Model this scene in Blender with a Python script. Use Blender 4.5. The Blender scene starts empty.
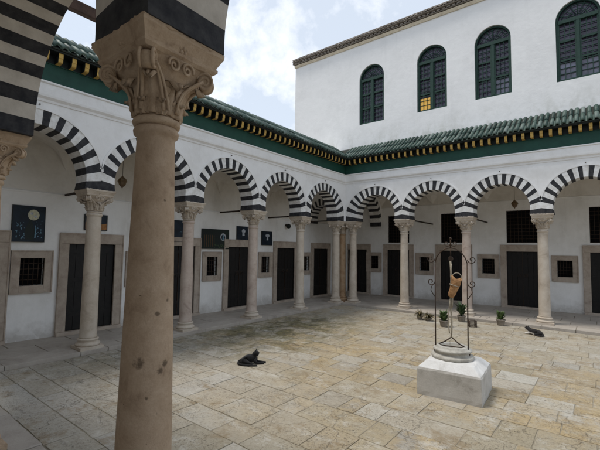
import bpy, bmesh, math, random
from mathutils import Vector, Matrix
random.seed(7)
PI = math.pi
S = bpy.context.scene
COL = S.collection

# ------------------------------------------------------------------ materials
def new_mat(name):
    m = bpy.data.materials.new(name); m.use_nodes = True
    nt = m.node_tree
    return m, nt, nt.nodes['Principled BSDF']

def N(nt, typ, **kw):
    n = nt.nodes.new(typ)
    for k, v in kw.items():
        if k in n.inputs.keys(): n.inputs[k].default_value = v
        else: setattr(n, k, v)
    return n

def noise(nt, co, scale, detail=6, rough=.6, dist=0.):
    n = N(nt, 'ShaderNodeTexNoise'); n.inputs['Scale'].default_value = scale
    n.inputs['Detail'].default_value = detail; n.inputs['Roughness'].default_value = rough
    n.inputs['Distortion'].default_value = dist
    nt.links.new(co, n.inputs['Vector']); return n.outputs['Fac']

def ramp(nt, fac, stops, interp='LINEAR'):
    r = nt.nodes.new('ShaderNodeValToRGB'); r.color_ramp.interpolation = interp
    el = r.color_ramp.elements
    while len(el) > 1: el.remove(el[0])
    el[0].position = stops[0][0]; el[0].color = (*stops[0][1], 1)
    for p, c in stops[1:]:
        e = el.new(p); e.color = (*c, 1)
    nt.links.new(fac, r.inputs['Fac']); return r.outputs['Color']

def fmap(nt, fac, a, b, c=0., d=1.):
    n = nt.nodes.new('ShaderNodeMapRange'); n.inputs[1].default_value = a; n.inputs[2].default_value = b
    n.inputs[3].default_value = c; n.inputs[4].default_value = d
    nt.links.new(fac, n.inputs[0]); return n.outputs[0]

def mix(nt, fac, a, b, mode='MIX'):
    n = nt.nodes.new('ShaderNodeMix'); n.data_type = 'RGBA'; n.blend_type = mode
    for sock, v in ((n.inputs[0], fac), (n.inputs[6], a), (n.inputs[7], b)):
        if isinstance(v, (int, float)): sock.default_value = v
        elif isinstance(v, tuple): sock.default_value = (*v, 1)
        else: nt.links.new(v, sock)
    return n.outputs[2]

def math_(nt, op, a, b=0.):
    n = nt.nodes.new('ShaderNodeMath'); n.operation = op
    for s, v in ((n.inputs[0], a), (n.inputs[1], b)):
        if isinstance(v, (int, float)): s.default_value = v
        else: nt.links.new(v, s)
    return n.outputs[0]

def bump(nt, bsdf, h, strength=.3, dist=.01):
    b = nt.nodes.new('ShaderNodeBump'); b.inputs['Strength'].default_value = strength
    b.inputs['Distance'].default_value = dist
    nt.links.new(h, b.inputs['Height']); nt.links.new(b.outputs['Normal'], bsdf.inputs['Normal'])

def geo_pos(nt):
    return nt.nodes.new('ShaderNodeNewGeometry').outputs['Position']
def obj_co(nt):
    return nt.nodes.new('ShaderNodeTexCoord').outputs['Object']
def scaled(nt, co, s):
    n = nt.nodes.new('ShaderNodeMapping'); n.inputs['Scale'].default_value = s
    nt.links.new(co, n.inputs['Vector']); return n.outputs['Vector']

def plain(name, base, dark=None, scale=6., rough=.8, bstr=.2, bscale=40., bdist=.006, metallic=0., world=True, spec=.3):
    m, nt, b = new_mat(name)
    co = geo_pos(nt) if world else obj_co(nt)
    dark = dark or tuple(c*.75 for c in base)
    n1 = noise(nt, co, scale, 8, .65)
    c = ramp(nt, n1, [(.3, dark), (.62, base)])
    nt.links.new(c, b.inputs['Base Color'])
    b.inputs['Roughness'].default_value = rough; b.inputs['Metallic'].default_value = metallic
    b.inputs['Specular IOR Level'].default_value = spec
    if bstr: bump(nt, b, noise(nt, co, bscale, 6, .6), bstr, bdist)
    return m

M = {}
def plaster(name, base, stain, lo=.28, streak=.5, green=None):
    m, nt, b = new_mat(name); co = geo_pos(nt)
    c = ramp(nt, noise(nt, co, 1.3, 9, .7), [(lo, stain), (lo+.28, base)])
    st = noise(nt, scaled(nt, co, (5, 5, .35)), 1.0, 7, .65)
    f = fmap(nt, st, .56, .78, 0, streak)
    c = mix(nt, f, c, tuple(v*.72 for v in stain))
    if green:
        sep = nt.nodes.new('ShaderNodeSeparateXYZ'); nt.links.new(co, sep.inputs[0])
        low = fmap(nt, sep.outputs['Z'], 5.75, 5.05)
        g = math_(nt, 'MULTIPLY', low, fmap(nt, noise(nt, scaled(nt, co, (2.2, 2.2, 1.2)), 1., 8, .7), .47, .62))
        c = mix(nt, math_(nt, 'MULTIPLY', g, .5), c, green)
    sp2 = nt.nodes.new('ShaderNodeSeparateXYZ'); nt.links.new(co, sp2.inputs[0])
    gr_ = math_(nt, 'ADD', sp2.outputs['Z'], math_(nt, 'MULTIPLY', math_(nt, 'SUBTRACT', noise(nt, co, 4., 9, .75), .5), .7))
    c = mix(nt, fmap(nt, gr_, .30, .02, 0, .55), c, (.34, .31, .27))
    pt = noise(nt, co, 2.7, 3, .5, 1.5)
    c = mix(nt, fmap(nt, pt, .60, .615, 0, .28), c, tuple(min(1, v*1.06) for v in base))
    nt.links.new(c, b.inputs['Base Color'])
    b.inputs['Roughness'].default_value = .9; b.inputs['Specular IOR Level'].default_value = .15
    h = math_(nt, 'ADD', noise(nt, co, 7, 4, .5), math_(nt, 'MULTIPLY', noise(nt, co, 60, 5, .6), .25))
    bump(nt, b, h, .35, .015)
    return m
M['plaster'] = plaster('white_limewash', (.80, .795, .785), (.66, .645, .62), .25, .22)
M['plaster_hall'] = plaster('white_limewash_weathered', (.81, .805, .795), (.73, .725, .715), .26, .2, (.40, .40, .33))
M['plaster_in'] = plaster('gallery_limewash', (.85, .845, .83), (.72, .71, .68), .28, .3)
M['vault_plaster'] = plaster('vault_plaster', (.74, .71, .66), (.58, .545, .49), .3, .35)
M['paint_black'] = plain('black_stripe_paint', (.016, .017, .021), (.055, .054, .056), 11, .75, .3)
M['paint_white'] = plain('white_stripe_paint', (.79, .79, .78), (.56, .54, .50), 9, .85, .3)
M['paint_white_shade'] = plain('shaded_tan_stripe_paint', (.62, .575, .51), (.45, .41, .355), 6, .85, .3)  # white stripe paint darkened to tan, the near gallery's shade put into its colour
M['frieze_green'] = plain('green_frieze_paint', (.011, .062, .043), (.008, .042, .030), 5, .55, .15)
M['corbel_yellow'] = plain('yellow_corbel_paint', (.56, .37, .10), (.36, .22, .06), 14, .7, .3)
M['corbel_black'] = plain('black_corbel_paint', (.012, .016, .014), None, 9, .6, .2)
M['door'] = plain('blackened_door_wood', (.006, .0055, .0055), (.013, .011, .010), 14, .55, .35, spec=.3)
M['void'] = plain('unlit_depth_fill', (.008, .008, .009), None, 6, .9, 0, spec=.05)  # near-black fill painting the unlit depth behind windows and in the well
M['iron'] = plain('rusty_dark_iron', (.045, .036, .030), (.095, .058, .036), 30, .55, .4, 90, .002, .6)
M['beam'] = plain('dark_beam_wood', (.035, .024, .016), None, 12, .7, .4)
M['rail_wood'] = plain('old_brown_timber', (.07, .04, .028), (.03, .018, .013), 9, .8, .4)
M['rope'] = plain('pale_rope', (.40, .36, .28), (.25, .21, .16), 60, .95, .6, 160, .004)
M['leather'] = plain('tan_leather_bucket', (.46, .26, .12), (.25, .12, .05), 22, .8, .9, 34, .012)
M['terracotta'] = plain('old_clay_pot', (.27, .235, .19), (.14, .12, .10), 18, .9, .4)
M['soil'] = plain('dry_soil', (.05, .035, .025), None, 30, 1., .6)
M['canvas_dark'] = plain('dark_blue_canvas', (.007, .018, .034), (.004, .007, .012), 9, .5, .1)
M['canvas_black'] = plain('black_green_canvas', (.012, .016, .018), (.008, .020, .012), 9, .5, .1)
M['pic_moon'] = plain('pale_moon_paint', (.62, .60, .42), (.35, .36, .30), 26, .6, .1)
M['pic_blue'] = plain('light_blue_paint', (.20, .36, .46), (.05, .12, .2), 40, .6, .1)
M['pic_white'] = plain('off_white_paint', (.55, .58, .62), (.2, .24, .3), 40, .6, .1)
M['pic_orange'] = plain('orange_paint', (.42, .20, .07), (.2, .09, .03), 20, .6, .1)
M['brass'] = plain('aged_brass', (.22, .15, .07), (.10, .06, .03), 20, .45, .3, 60, .003, .7)
M['lamp_glass'] = plain('amber_lamp_glass', (.15, .10, .055), None, 10, .3, 0)
M['win_green'] = plain('green_window_wood', (.014, .042, .032), (.022, .055, .042), 16, .6, .3)
M['roof_slab'] = plain('roof_limewash', (.6, .6, .58), (.4, .4, .37), 2, .9, .3)
M['hall_tile'] = plain('weathered_brown_tile', (.33, .29, .25), (.19, .165, .14), 5, .8, .4)
M['cream'] = plain('cream_cornice_plaster', (.66, .58, .44), (.5, .42, .31), 5, .9, .3)
M['fur_black'] = plain('black_fur', (.008, .008, .009), (.014, .013, .013), 40, .8, .6, 220, .004, spec=.2)
M['fur_black'].node_tree.nodes['Principled BSDF'].inputs['Sheen Weight'].default_value = .25
M['fur_black'].node_tree.nodes['Principled BSDF'].inputs['Sheen Roughness'].default_value = .4
M['eye'] = plain('cat_eye', (.06, .055, .02), None, 5, .2, 0)

def stone(name, base, mid, dark, scale=3., rough=.75, pits=None, bstr=.35, world=True):
    m, nt, b = new_mat(name)
    co = geo_pos(nt)
    n1 = noise(nt, co, scale, 10, .7, .4)
    c = ramp(nt, n1, [(.28, dark), (.45, mid), (.66, base)])
    v = noise(nt, scaled(nt, co, (1, 1, .3)), scale*2.2, 8, .7, 1.2)
    c = mix(nt, fmap(nt, v, .58, .75, 0, .55), c, dark)
    h = noise(nt, co, 55, 8, .7)
    if pits:
        pn = noise(nt, co, pits[0], 3, .5, .6)
        f = fmap(nt, pn, pits[1], pits[1]+.05)
        c = mix(nt, math_(nt, 'MULTIPLY', f, .85), c, (.055, .035, .02))
        h = math_(nt, 'SUBTRACT', h, math_(nt, 'MULTIPLY', f, 1.2))
    fine = noise(nt, co, 120, 4, .6)
    c = mix(nt, fmap(nt, fine, .35, .7, 0., .22), c, dark)
    nt.links.new(c, b.inputs['Base Color'])
    b.inputs['Roughness'].default_value = rough; b.inputs['Specular IOR Level'].default_value = .25
    bump(nt, b, h, bstr, .008)
    return m
M['marble'] = stone('pale_old_marble', (.60, .54, .46), (.50, .43, .35), (.33, .27, .21))
M['marble_b'] = stone('pinkish_marble', (.58, .50, .43), (.48, .39, .33), (.30, .23, .19), 4.)
M['marble_rust'] = stone('rust_streaked_marble', (.44, .33, .22), (.36, .24, .14), (.22, .12, .06), 4.)
M['sandstone'] = stone('brown_sandstone', (.51, .385, .275), (.43, .315, .215), (.28, .195, .13), 9., .85, (30., .745), .5)
M['capstone'] = stone('carved_brown_sandstone', (.56, .43, .305), (.47, .35, .24), (.27, .185, .12), 9., .85, None, .6)
M['frame_stone'] = stone('beige_door_limestone', (.50, .43, .36), (.40, .335, .275), (.26, .21, .17), 5.)
M['floor_stone'] = stone('grey_gallery_stone', (.46, .42, .37), (.385, .345, .30), (.25, .22, .19), 2.2, .7)
M['whitewash'] = stone('whitewashed_block', (.56, .54, .505), (.48, .46, .425), (.30, .275, .24), 4., .9)
M['whitewash_top'] = stone('whitewashed_top', (.70, .695, .68), (.62, .61, .59), (.42, .40, .37), 5., .9)
M['wellstone'] = stone('worn_white_marble', (.56, .54, .49), (.42, .40, .35), (.24, .22, .19), 8., .75)

def add_spots(m, pts):
    nt = m.node_tree; b = nt.nodes['Principled BSDF']; co = geo_pos(nt)
    c = b.inputs['Base Color'].links[0].from_socket
    nz = noise(nt, co, 45, 5, .7)
    for p, rad in pts:
        n = nt.nodes.new('ShaderNodeVectorMath'); n.operation = 'DISTANCE'; n.inputs[1].default_value = p; nt.links.new(co, n.inputs[0])
        d = math_(nt, 'ADD', n.outputs['Value'], math_(nt, 'MULTIPLY', math_(nt, 'SUBTRACT', nz, .5), rad*2.6))
        f = fmap(nt, d, rad*1.5, rad*.9)
        c = mix(nt, math_(nt, 'MULTIPLY', f, .72), c, (.06, .04, .025))
    nt.links.new(c, b.inputs['Base Color'])
def shaft_pt(lat, z, r=.12):
    k = math.sqrt(r*r-lat*lat); return (4.832+.785*lat+.863*k, -9.566+.619*lat-.505*k, z)
add_spots(M['sandstone'], [(shaft_pt(-.024, 1.165, .1085), .019), (shaft_pt(.043, 1.365, .104), .009), (shaft_pt(.068, 1.12, .110), .013), (shaft_pt(.088, 1.15, .109), .013),
    (shaft_pt(-.084, 1.33, .105), .013), (shaft_pt(.01, 1.02, .112), .006), (shaft_pt(.06, .95, .113), .006), (shaft_pt(-.05, .83, .116), .007), (shaft_pt(.09, 1.42, .1025), .007), (shaft_pt(.06, 1.86, .092), .006)])

def tile_mat(name, cols):
    m, nt, b = new_mat(name)
    g = nt.nodes.new('ShaderNodeNewGeometry')
    c = ramp(nt, g.outputs['Random Per Island'], cols)
    n = noise(nt, g.outputs['Position'], 22, 7, .7)
    c = mix(nt, fmap(nt, n, .55, .78, 0, .7), c, (.20, .22, .19))
    n2 = noise(nt, g.outputs['Position'], 5, 5, .7)
    c = mix(nt, fmap(nt, n2, .56, .8, 0, .6), c, (.02, .025, .02))
    nt.links.new(c, b.inputs['Base Color']); b.inputs['Roughness'].default_value = .5; b.inputs['Specular IOR Level'].default_value = .35
    bump(nt, b, n, .2, .006)
    return m
M['tile'] = tile_mat('green_glazed_tile', [(0, (.016, .036, .029)), (.3, (.028, .062, .048)), (.6, (.05, .088, .07)), (.85, (.08, .12, .10)), (1, (.17, .21, .19))])
M['tile_gap'] = plain('mossy_tile_bed', (.03, .035, .028), None, 14, .9, .3)

def paving_mat():
    m, nt, b = new_mat('worn_flagstone')
    g = nt.nodes.new('ShaderNodeNewGeometry'); co = g.outputs['Position']
    base = ramp(nt, g.outputs['Random Per Island'], [
        (0., (.37, .335, .27)), (.12, (.36, .30, .205)), (.22, (.40, .36, .29)), (.32, (.46, .435, .385)), (.42, (.335, .31, .265)),
        (.52, (.40, .335, .23)), (.62, (.40, .365, .295)), (.72, (.33, .285, .20)), (.82, (.42, .385, .31)), (.92, (.47, .45, .40)), (1., (.35, .33, .29))])
    # the ochre tone is strongest in the middle of the court, the gallery edges are greyer
    sep = nt.nodes.new('ShaderNodeSeparateXYZ'); nt.links.new(co, sep.inputs[0])
    x, y = sep.outputs['X'], sep.outputs['Y']
    n_big = noise(nt, co, .55, 4, .6)
    n_mid = noise(nt, co, 3.2, 14, .8, .15)
    n_fine = noise(nt, co, 30, 10, .8)
    och = ramp(nt, n_mid, [(.3, (.27, .185, .09)), (.5, (.40, .295, .15)), (.7, (.47, .385, .25))])
    wh = nt.nodes.new('ShaderNodeTexWhiteNoise'); wh.noise_dimensions = '1D'; nt.links.new(g.outputs['Random Per Island'], wh.inputs['W'])
    per = fmap(nt, wh.outputs['Value'], .15, .85, .12, 1.25)
    fo = math_(nt, 'MULTIPLY', math_(nt, 'MULTIPLY', fmap(nt, n_mid, .40, .56), per), fmap(nt, n_big, .36, .58, .15, .85))
    c = mix(nt, fo, base, och)
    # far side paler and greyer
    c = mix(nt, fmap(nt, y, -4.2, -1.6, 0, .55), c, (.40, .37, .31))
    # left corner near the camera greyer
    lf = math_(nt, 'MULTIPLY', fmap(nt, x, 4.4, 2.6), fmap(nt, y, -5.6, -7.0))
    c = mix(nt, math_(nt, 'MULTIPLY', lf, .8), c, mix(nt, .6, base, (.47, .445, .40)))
    # wear
    c = mix(nt, fmap(nt, n_fine, .5, .66, 0, .6), c, (.19, .155, .11))
    c = mix(nt, fmap(nt, noise(nt, co, 11, 9, .75), .57, .74, 0, .4), c, (.60, .57, .50))
    c = mix(nt, fmap(nt, noise(nt, scaled(nt, co, (1, 1.6, 1)), 6.5, 12, .8, .2), .56, .7, 0, .5), c, (.22, .18, .12))
    wn = noise(nt, co, 2.0, 14, .80, .25)
    c = mix(nt, fmap(nt, wn, .53, .61, 0, .7), c, (.25, .185, .105))
    wn2 = noise(nt, scaled(nt, co, (1, 1.3, 1)), 2.6, 14, .82, .2)
    c = mix(nt, fmap(nt, wn2, .53, .63, 0, .55), c, (.60, .58, .53))
    wn3 = noise(nt, scaled(nt, co, (1.2, 1, 1)), 4.6, 14, .84, .2)
    c = mix(nt, fmap(nt, wn3, .57, .66, 0, .65), c, (.155, .13, .095))
    spk = math_(nt, 'MULTIPLY', fmap(nt, noise(nt, co, 75, 4, .7), .58, .66), fmap(nt, noise(nt, co, 2.2, 8, .75), .44, .56))
    c = mix(nt, math_(nt, 'MULTIPLY', spk, .75), c, (.12, .10, .075))
    vo = nt.nodes.new('ShaderNodeTexVoronoi'); vo.feature = 'DISTANCE_TO_EDGE'; vo.inputs['Scale'].default_value = 1.7
    wv = nt.nodes.new('ShaderNodeVectorMath'); wv.operation = 'ADD'
    wn4 = nt.nodes.new('ShaderNodeTexNoise'); wn4.inputs['Scale'].default_value = 4.; wn4.inputs['Detail'].default_value = 8; nt.links.new(co, wn4.inputs['Vector'])
    ws = nt.nodes.new('ShaderNodeVectorMath'); ws.operation = 'SCALE'; ws.inputs['Scale'].default_value = .5; nt.links.new(wn4.outputs['Color'], ws.inputs[0])
    nt.links.new(co, wv.inputs[0]); nt.links.new(ws.outputs[0], wv.inputs[1]); nt.links.new(wv.outputs[0], vo.inputs['Vector'])
    crk = math_(nt, 'MULTIPLY', fmap(nt, vo.outputs['Distance'], .009, .003), fmap(nt, n_big, .45, .55))
    c = mix(nt, math_(nt, 'MULTIPLY', crk, .4), c, (.12, .10, .07))
    # moss in the damp area along the left arcade
    def blob(cx, cy, rx, ry):
        dx = math_(nt, 'DIVIDE', math_(nt, 'SUBTRACT', x, cx), rx)
        dy = math_(nt, 'DIVIDE', math_(nt, 'SUBTRACT', y, cy), ry)
        d = math_(nt, 'ADD', math_(nt, 'MULTIPLY', dx, dx), math_(nt, 'MULTIPLY', dy, dy))
        return fmap(nt, d, 1.25, .15)
    damp = math_(nt, 'MAXIMUM', blob(1.0, -4.2, 1.6, 2.7), math_(nt, 'MULTIPLY', blob(.4, -7.0, .8, 1.7), .5))
    mn = fmap(nt, noise(nt, scaled(nt, co, (1, .7, 1)), 3.4, 14, .82, .5), .43, .54)
    mossf = math_(nt, 'MULTIPLY', damp, mn)
    c = mix(nt, math_(nt, 'MULTIPLY', mossf, .9), c,
            ramp(nt, noise(nt, co, 7, 5, .6), [(.35, (.06, .055, .04)), (.5, (.13, .115, .05)), (.65, (.19, .165, .09))]))
    # dark damp stains
    sn = math_(nt, 'MULTIPLY', fmap(nt, noise(nt, scaled(nt, co, (1, 1.9, 1)), 2.1, 14, .8, .7), .565, .615), fmap(nt, x, 4.2, 2.2, 0., .6))
    c = mix(nt, sn, c, (.13, .118, .095))
    nt.links.new(c, b.inputs['Base Color'])
    b.inputs['Roughness'].default_value = .72; b.inputs['Specular IOR Level'].default_value = .25
    h = math_(nt, 'ADD', math_(nt, 'MULTIPLY', n_mid, .8), math_(nt, 'MULTIPLY', noise(nt, co, 38, 8, .75), .5))
    h = math_(nt, 'SUBTRACT', h, math_(nt, 'MULTIPLY', math_(nt, 'ADD', spk, crk), .5))
    bump(nt, b, h, .75, .02)
    return m
M['paving'] = paving_mat()
M['joint'] = plain('dark_joint_earth', (.33, .29, .22), (.15, .13, .095), 1.6, 1., .4)
M['earth'] = plain('town_ground', (.2, .18, .15), None, .3, 1., 0)

def glass(name, base, rough=.12):
    m, nt, b = new_mat(name)
    co = geo_pos(nt)
    nt.links.new(ramp(nt, noise(nt, co, 3.5, 4, .6), [(.35, tuple(c*.45 for c in base)), (.65, base)]), b.inputs['Base Color'])
    b.inputs['Roughness'].default_value = rough
    return m
M['glass'] = glass('dim_violet_glass', (.10, .09, .14))
M['glass_pale'] = glass('pale_lower_glass', (.27, .27, .36))
def amber():
    m, nt, b = new_mat('lit_amber_glass'); b.inputs['Base Color'].default_value = (.55, .33, .06, 1)
    b.inputs['Emission Color'].default_value = (.9, .52, .10, 1); b.inputs['Emission Strength'].default_value = .16
    b.inputs['Roughness'].default_value = .3
    return m
M['amber'] = amber()
def leafmat(name, cols):
    m, nt, b = new_mat(name); g = nt.nodes.new('ShaderNodeNewGeometry')
    nt.links.new(ramp(nt, g.outputs['Random Per Island'], cols), b.inputs['Base Color'])
    b.inputs['Roughness'].default_value = .5
    return m
M['leaf'] = leafmat('green_leaf', [(0, (.04, .075, .022)), (.5, (.075, .13, .035)), (1, (.12, .18, .06))])
M['leaf_dark'] = leafmat('dark_leaf', [(0, (.02, .045, .015)), (1, (.05, .10, .03))])
M['leaf_dry'] = leafmat('dry_leaf', [(0, (.06, .06, .025)), (.5, (.12, .10, .045)), (1, (.18, .13, .06))])
def catmat():
    m, nt, b = new_mat('black_and_white_fur'); co = obj_co(nt)
    sep = nt.nodes.new('ShaderNodeSeparateXYZ'); nt.links.new(co, sep.inputs[0])
    nz = noise(nt, co, 13, 4, .6)
    # white chest, muzzle, paws: low and forward (+x is the head end)
    v = math_(nt, 'ADD', math_(nt, 'MULTIPLY', sep.outputs['X'], 2.2), math_(nt, 'MULTIPLY', sep.outputs['Z'], -4.2))
    v = math_(nt, 'ADD', v, math_(nt, 'MULTIPLY', nz, .55))
    f = fmap(nt, v, .13, .20)
    c = mix(nt, f, (.012, .0095, .009), (.58, .55, .50))
    nt.links.new(c, b.inputs['Base Color']); b.inputs['Roughness'].default_value = .85
    bump(nt, b, noise(nt, co, 200, 4, .6), .5, .004)
    return m
M['fur_bicolor'] = catmat()

# ------------------------------------------------------------------ mesh helpers
class MB:
    def __init__(s): s.v = []; s.f = []; s.mi = []; s.sm = []; s.M = Matrix()
    def vs(s, pts):
        i = len(s.v); s.v += [tuple(s.M @ Vector(p)) for p in pts]; return i
    def face(s, idx, m=0, sm=False): s.f.append(tuple(idx)); s.mi.append(m); s.sm.append(sm)
    def poly(s, pts, m=0, sm=False):
        i = s.vs(pts); s.face(range(i, i+len(pts)), m, sm)
    def box(s, x0, x1, y0, y1, z0, z1, m=0):
        i = s.vs([(x0,y0,z0),(x1,y0,z0),(x1,y1,z0),(x0,y1,z0),(x0,y0,z1),(x1,y0,z1),(x1,y1,z1),(x0,y1,z1)])
        for q in ((0,3,2,1),(4,5,6,7),(0,1,5,4),(1,2,6,5),(2,3,7,6),(3,0,4,7)): s.face([i+k for k in q], m)
    def extrude_x(s, prof, x0, x1, m=0, mit0=0., mit1=0., cap=True, sm=False):
        # prof: closed list of (y, z); ends shift by mit*y so that corners mitre
        n = len(prof)
        a = s.vs([(x0+mit0*y, y, z) for y, z in prof]); b = s.vs([(x1+mit1*y, y, z) for y, z in prof])
        for k in range(n):
            j = (k+1) % n; s.face((a+k, b+k, b+j, a+j), m, sm)
        if cap:
            s.face([a+k for k in range(n)][::1], m); s.face([b+k for k in range(n)][::-1], m)
    def lathe(s, prof, seg=24, c=(0,0,0), m=0, sm=True, cap=True, fn=None):
        rings = []
        for r, z in prof:
            pts = []
            for k in range(seg):
                a = 2*PI*k/seg; x, y = r*math.cos(a), r*math.sin(a)
                if fn: x, y, z2 = fn(x, y, z, a)
                else: z2 = z
                pts.append((c[0]+x, c[1]+y, c[2]+z2))
            rings.append(s.vs(pts))
        for a, b in zip(rings, rings[1:]):
            for k in range(seg):
                j = (k+1) % seg; s.face((a+k, a+j, b+j, b+k), m, sm)
        if cap:
            s.face([rings[0]+k for k in range(seg)][::-1], m); s.face([rings[-1]+k for k in range(seg)], m)
    def tube(s, pts, r, seg=8, m=0, sm=True, closed=False):
        pts = [Vector(p) for p in pts]; n = len(pts); rings = []
        rr = r if isinstance(r, (list, tuple)) else [r]*n
        up = Vector((0, 0, 1)); prev = None
        for i, p in enumerate(pts):
            if closed: t = pts[(i+1) % n]-pts[i-1]
            else: t = pts[min(i+1, n-1)]-pts[max(i-1, 0)]
            t.normalize()
            if prev is None:
                a = t.cross(up)
                if a.length < .1: a = t.cross(Vector((1, 0, 0)))
            else: a = prev - t*prev.dot(t)
            a.normalize(); prev = a; b = t.cross(a)
            rings.append(s.vs([p + rr[i]*(math.cos(2*PI*k/seg)*a + math.sin(2*PI*k/seg)*b) for k in range(seg)]))
        pr = list(zip(rings, rings[1:])) + ([(rings[-1], rings[0])] if closed else [])
        for a, b in pr:
            for k in range(seg):
                j = (k+1) % seg; s.face((a+k, a+j, b+j, b+k), m, sm)
        if not closed:
            s.face([rings[0]+k for k in range(seg)][::-1], m); s.face([rings[-1]+k for k in range(seg)], m)
    def ball(s, c, r, m=0, seg=14, rings=9, sc=(1,1,1)):
        s.lathe([(r*math.sin(PI*(k+.02)/(rings+.04)), -r*math.cos(PI*(k+.02)/(rings+.04))) for k in range(rings+1)], seg, (0,0,0), m, True, True,
                lambda x, y, z, a: (c[0]+x*sc[0], c[1]+y*sc[1], c[2]+z*sc[2]))
    def mesh(s, name, mats):
        me = bpy.data.meshes.new(name); me.from_pydata(s.v, [], s.f)
        for m in mats: me.materials.append(M[m] if isinstance(m, str) else m)
        me.polygons.foreach_set('material_index', s.mi); me.polygons.foreach_set('use_smooth', s.sm)
        bm = bmesh.new(); bm.from_mesh(me); bmesh.ops.recalc_face_normals(bm, faces=bm.faces); bm.to_mesh(me); bm.free()
        me.update(); return me
    def build(s, name, mats, parent=None, bevel=0):
        if isinstance(mats, str): mats = [mats]
        o = bpy.data.objects.new(name, s.mesh(name, mats)); COL.objects.link(o)
        if parent: o.parent = parent
        if bevel:
            b = o.modifiers.new('bevel', 'BEVEL'); b.width = bevel; b.segments = 2; b.limit_method = 'ANGLE'; b.angle_limit = math.radians(40)
        return o

def tag(o, label, cat, group=None):
    o['label'] = label; o['category'] = cat; o['kind'] = 'thing'
    if group: o['group'] = group
    return o
def thing(name, label, cat, loc=(0,0,0), rz=0., group=None):
    o = bpy.data.objects.new(name, None); COL.objects.link(o); o.location = loc; o.rotation_euler = (0, 0, rz)
    o.empty_display_size = .2
    return tag(o, label, cat, group)
def structure(o): o['kind'] = 'structure'; return o
def inst(o, parent, loc, name=None, rz=0.):
    c = o.copy(); COL.objects.link(c); c.parent = parent; c.location = loc; c.rotation_euler = (0, 0, rz); return c
def copy_tree(o, parent=None):
    c = o.copy(); COL.objects.link(c)
    if parent: c.parent = parent
    for ch in [k for k in bpy.data.objects if k.parent == o]: copy_tree(ch, c)
    return c

# ------------------------------------------------------------------ numbers from the photograph
H = 2.579            # springing of the arches (top of the capitals)
T = .40              # arcade thickness
PW = .245            # half width of a pier
SL, SR, D0 = 1.864, 1.729, .219
LS = [-(D0+k*SL) for k in range(6)][::-1]          # supports of the left arcade (world y = local x)
RS = [D0+k*SR for k in range(6)]                   # supports of the far arcade (world x)
DL, DR = 1.45, 2.65                                # gallery wall distance from the arcade face
ZT = 4.39
YARD = -.06

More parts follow.
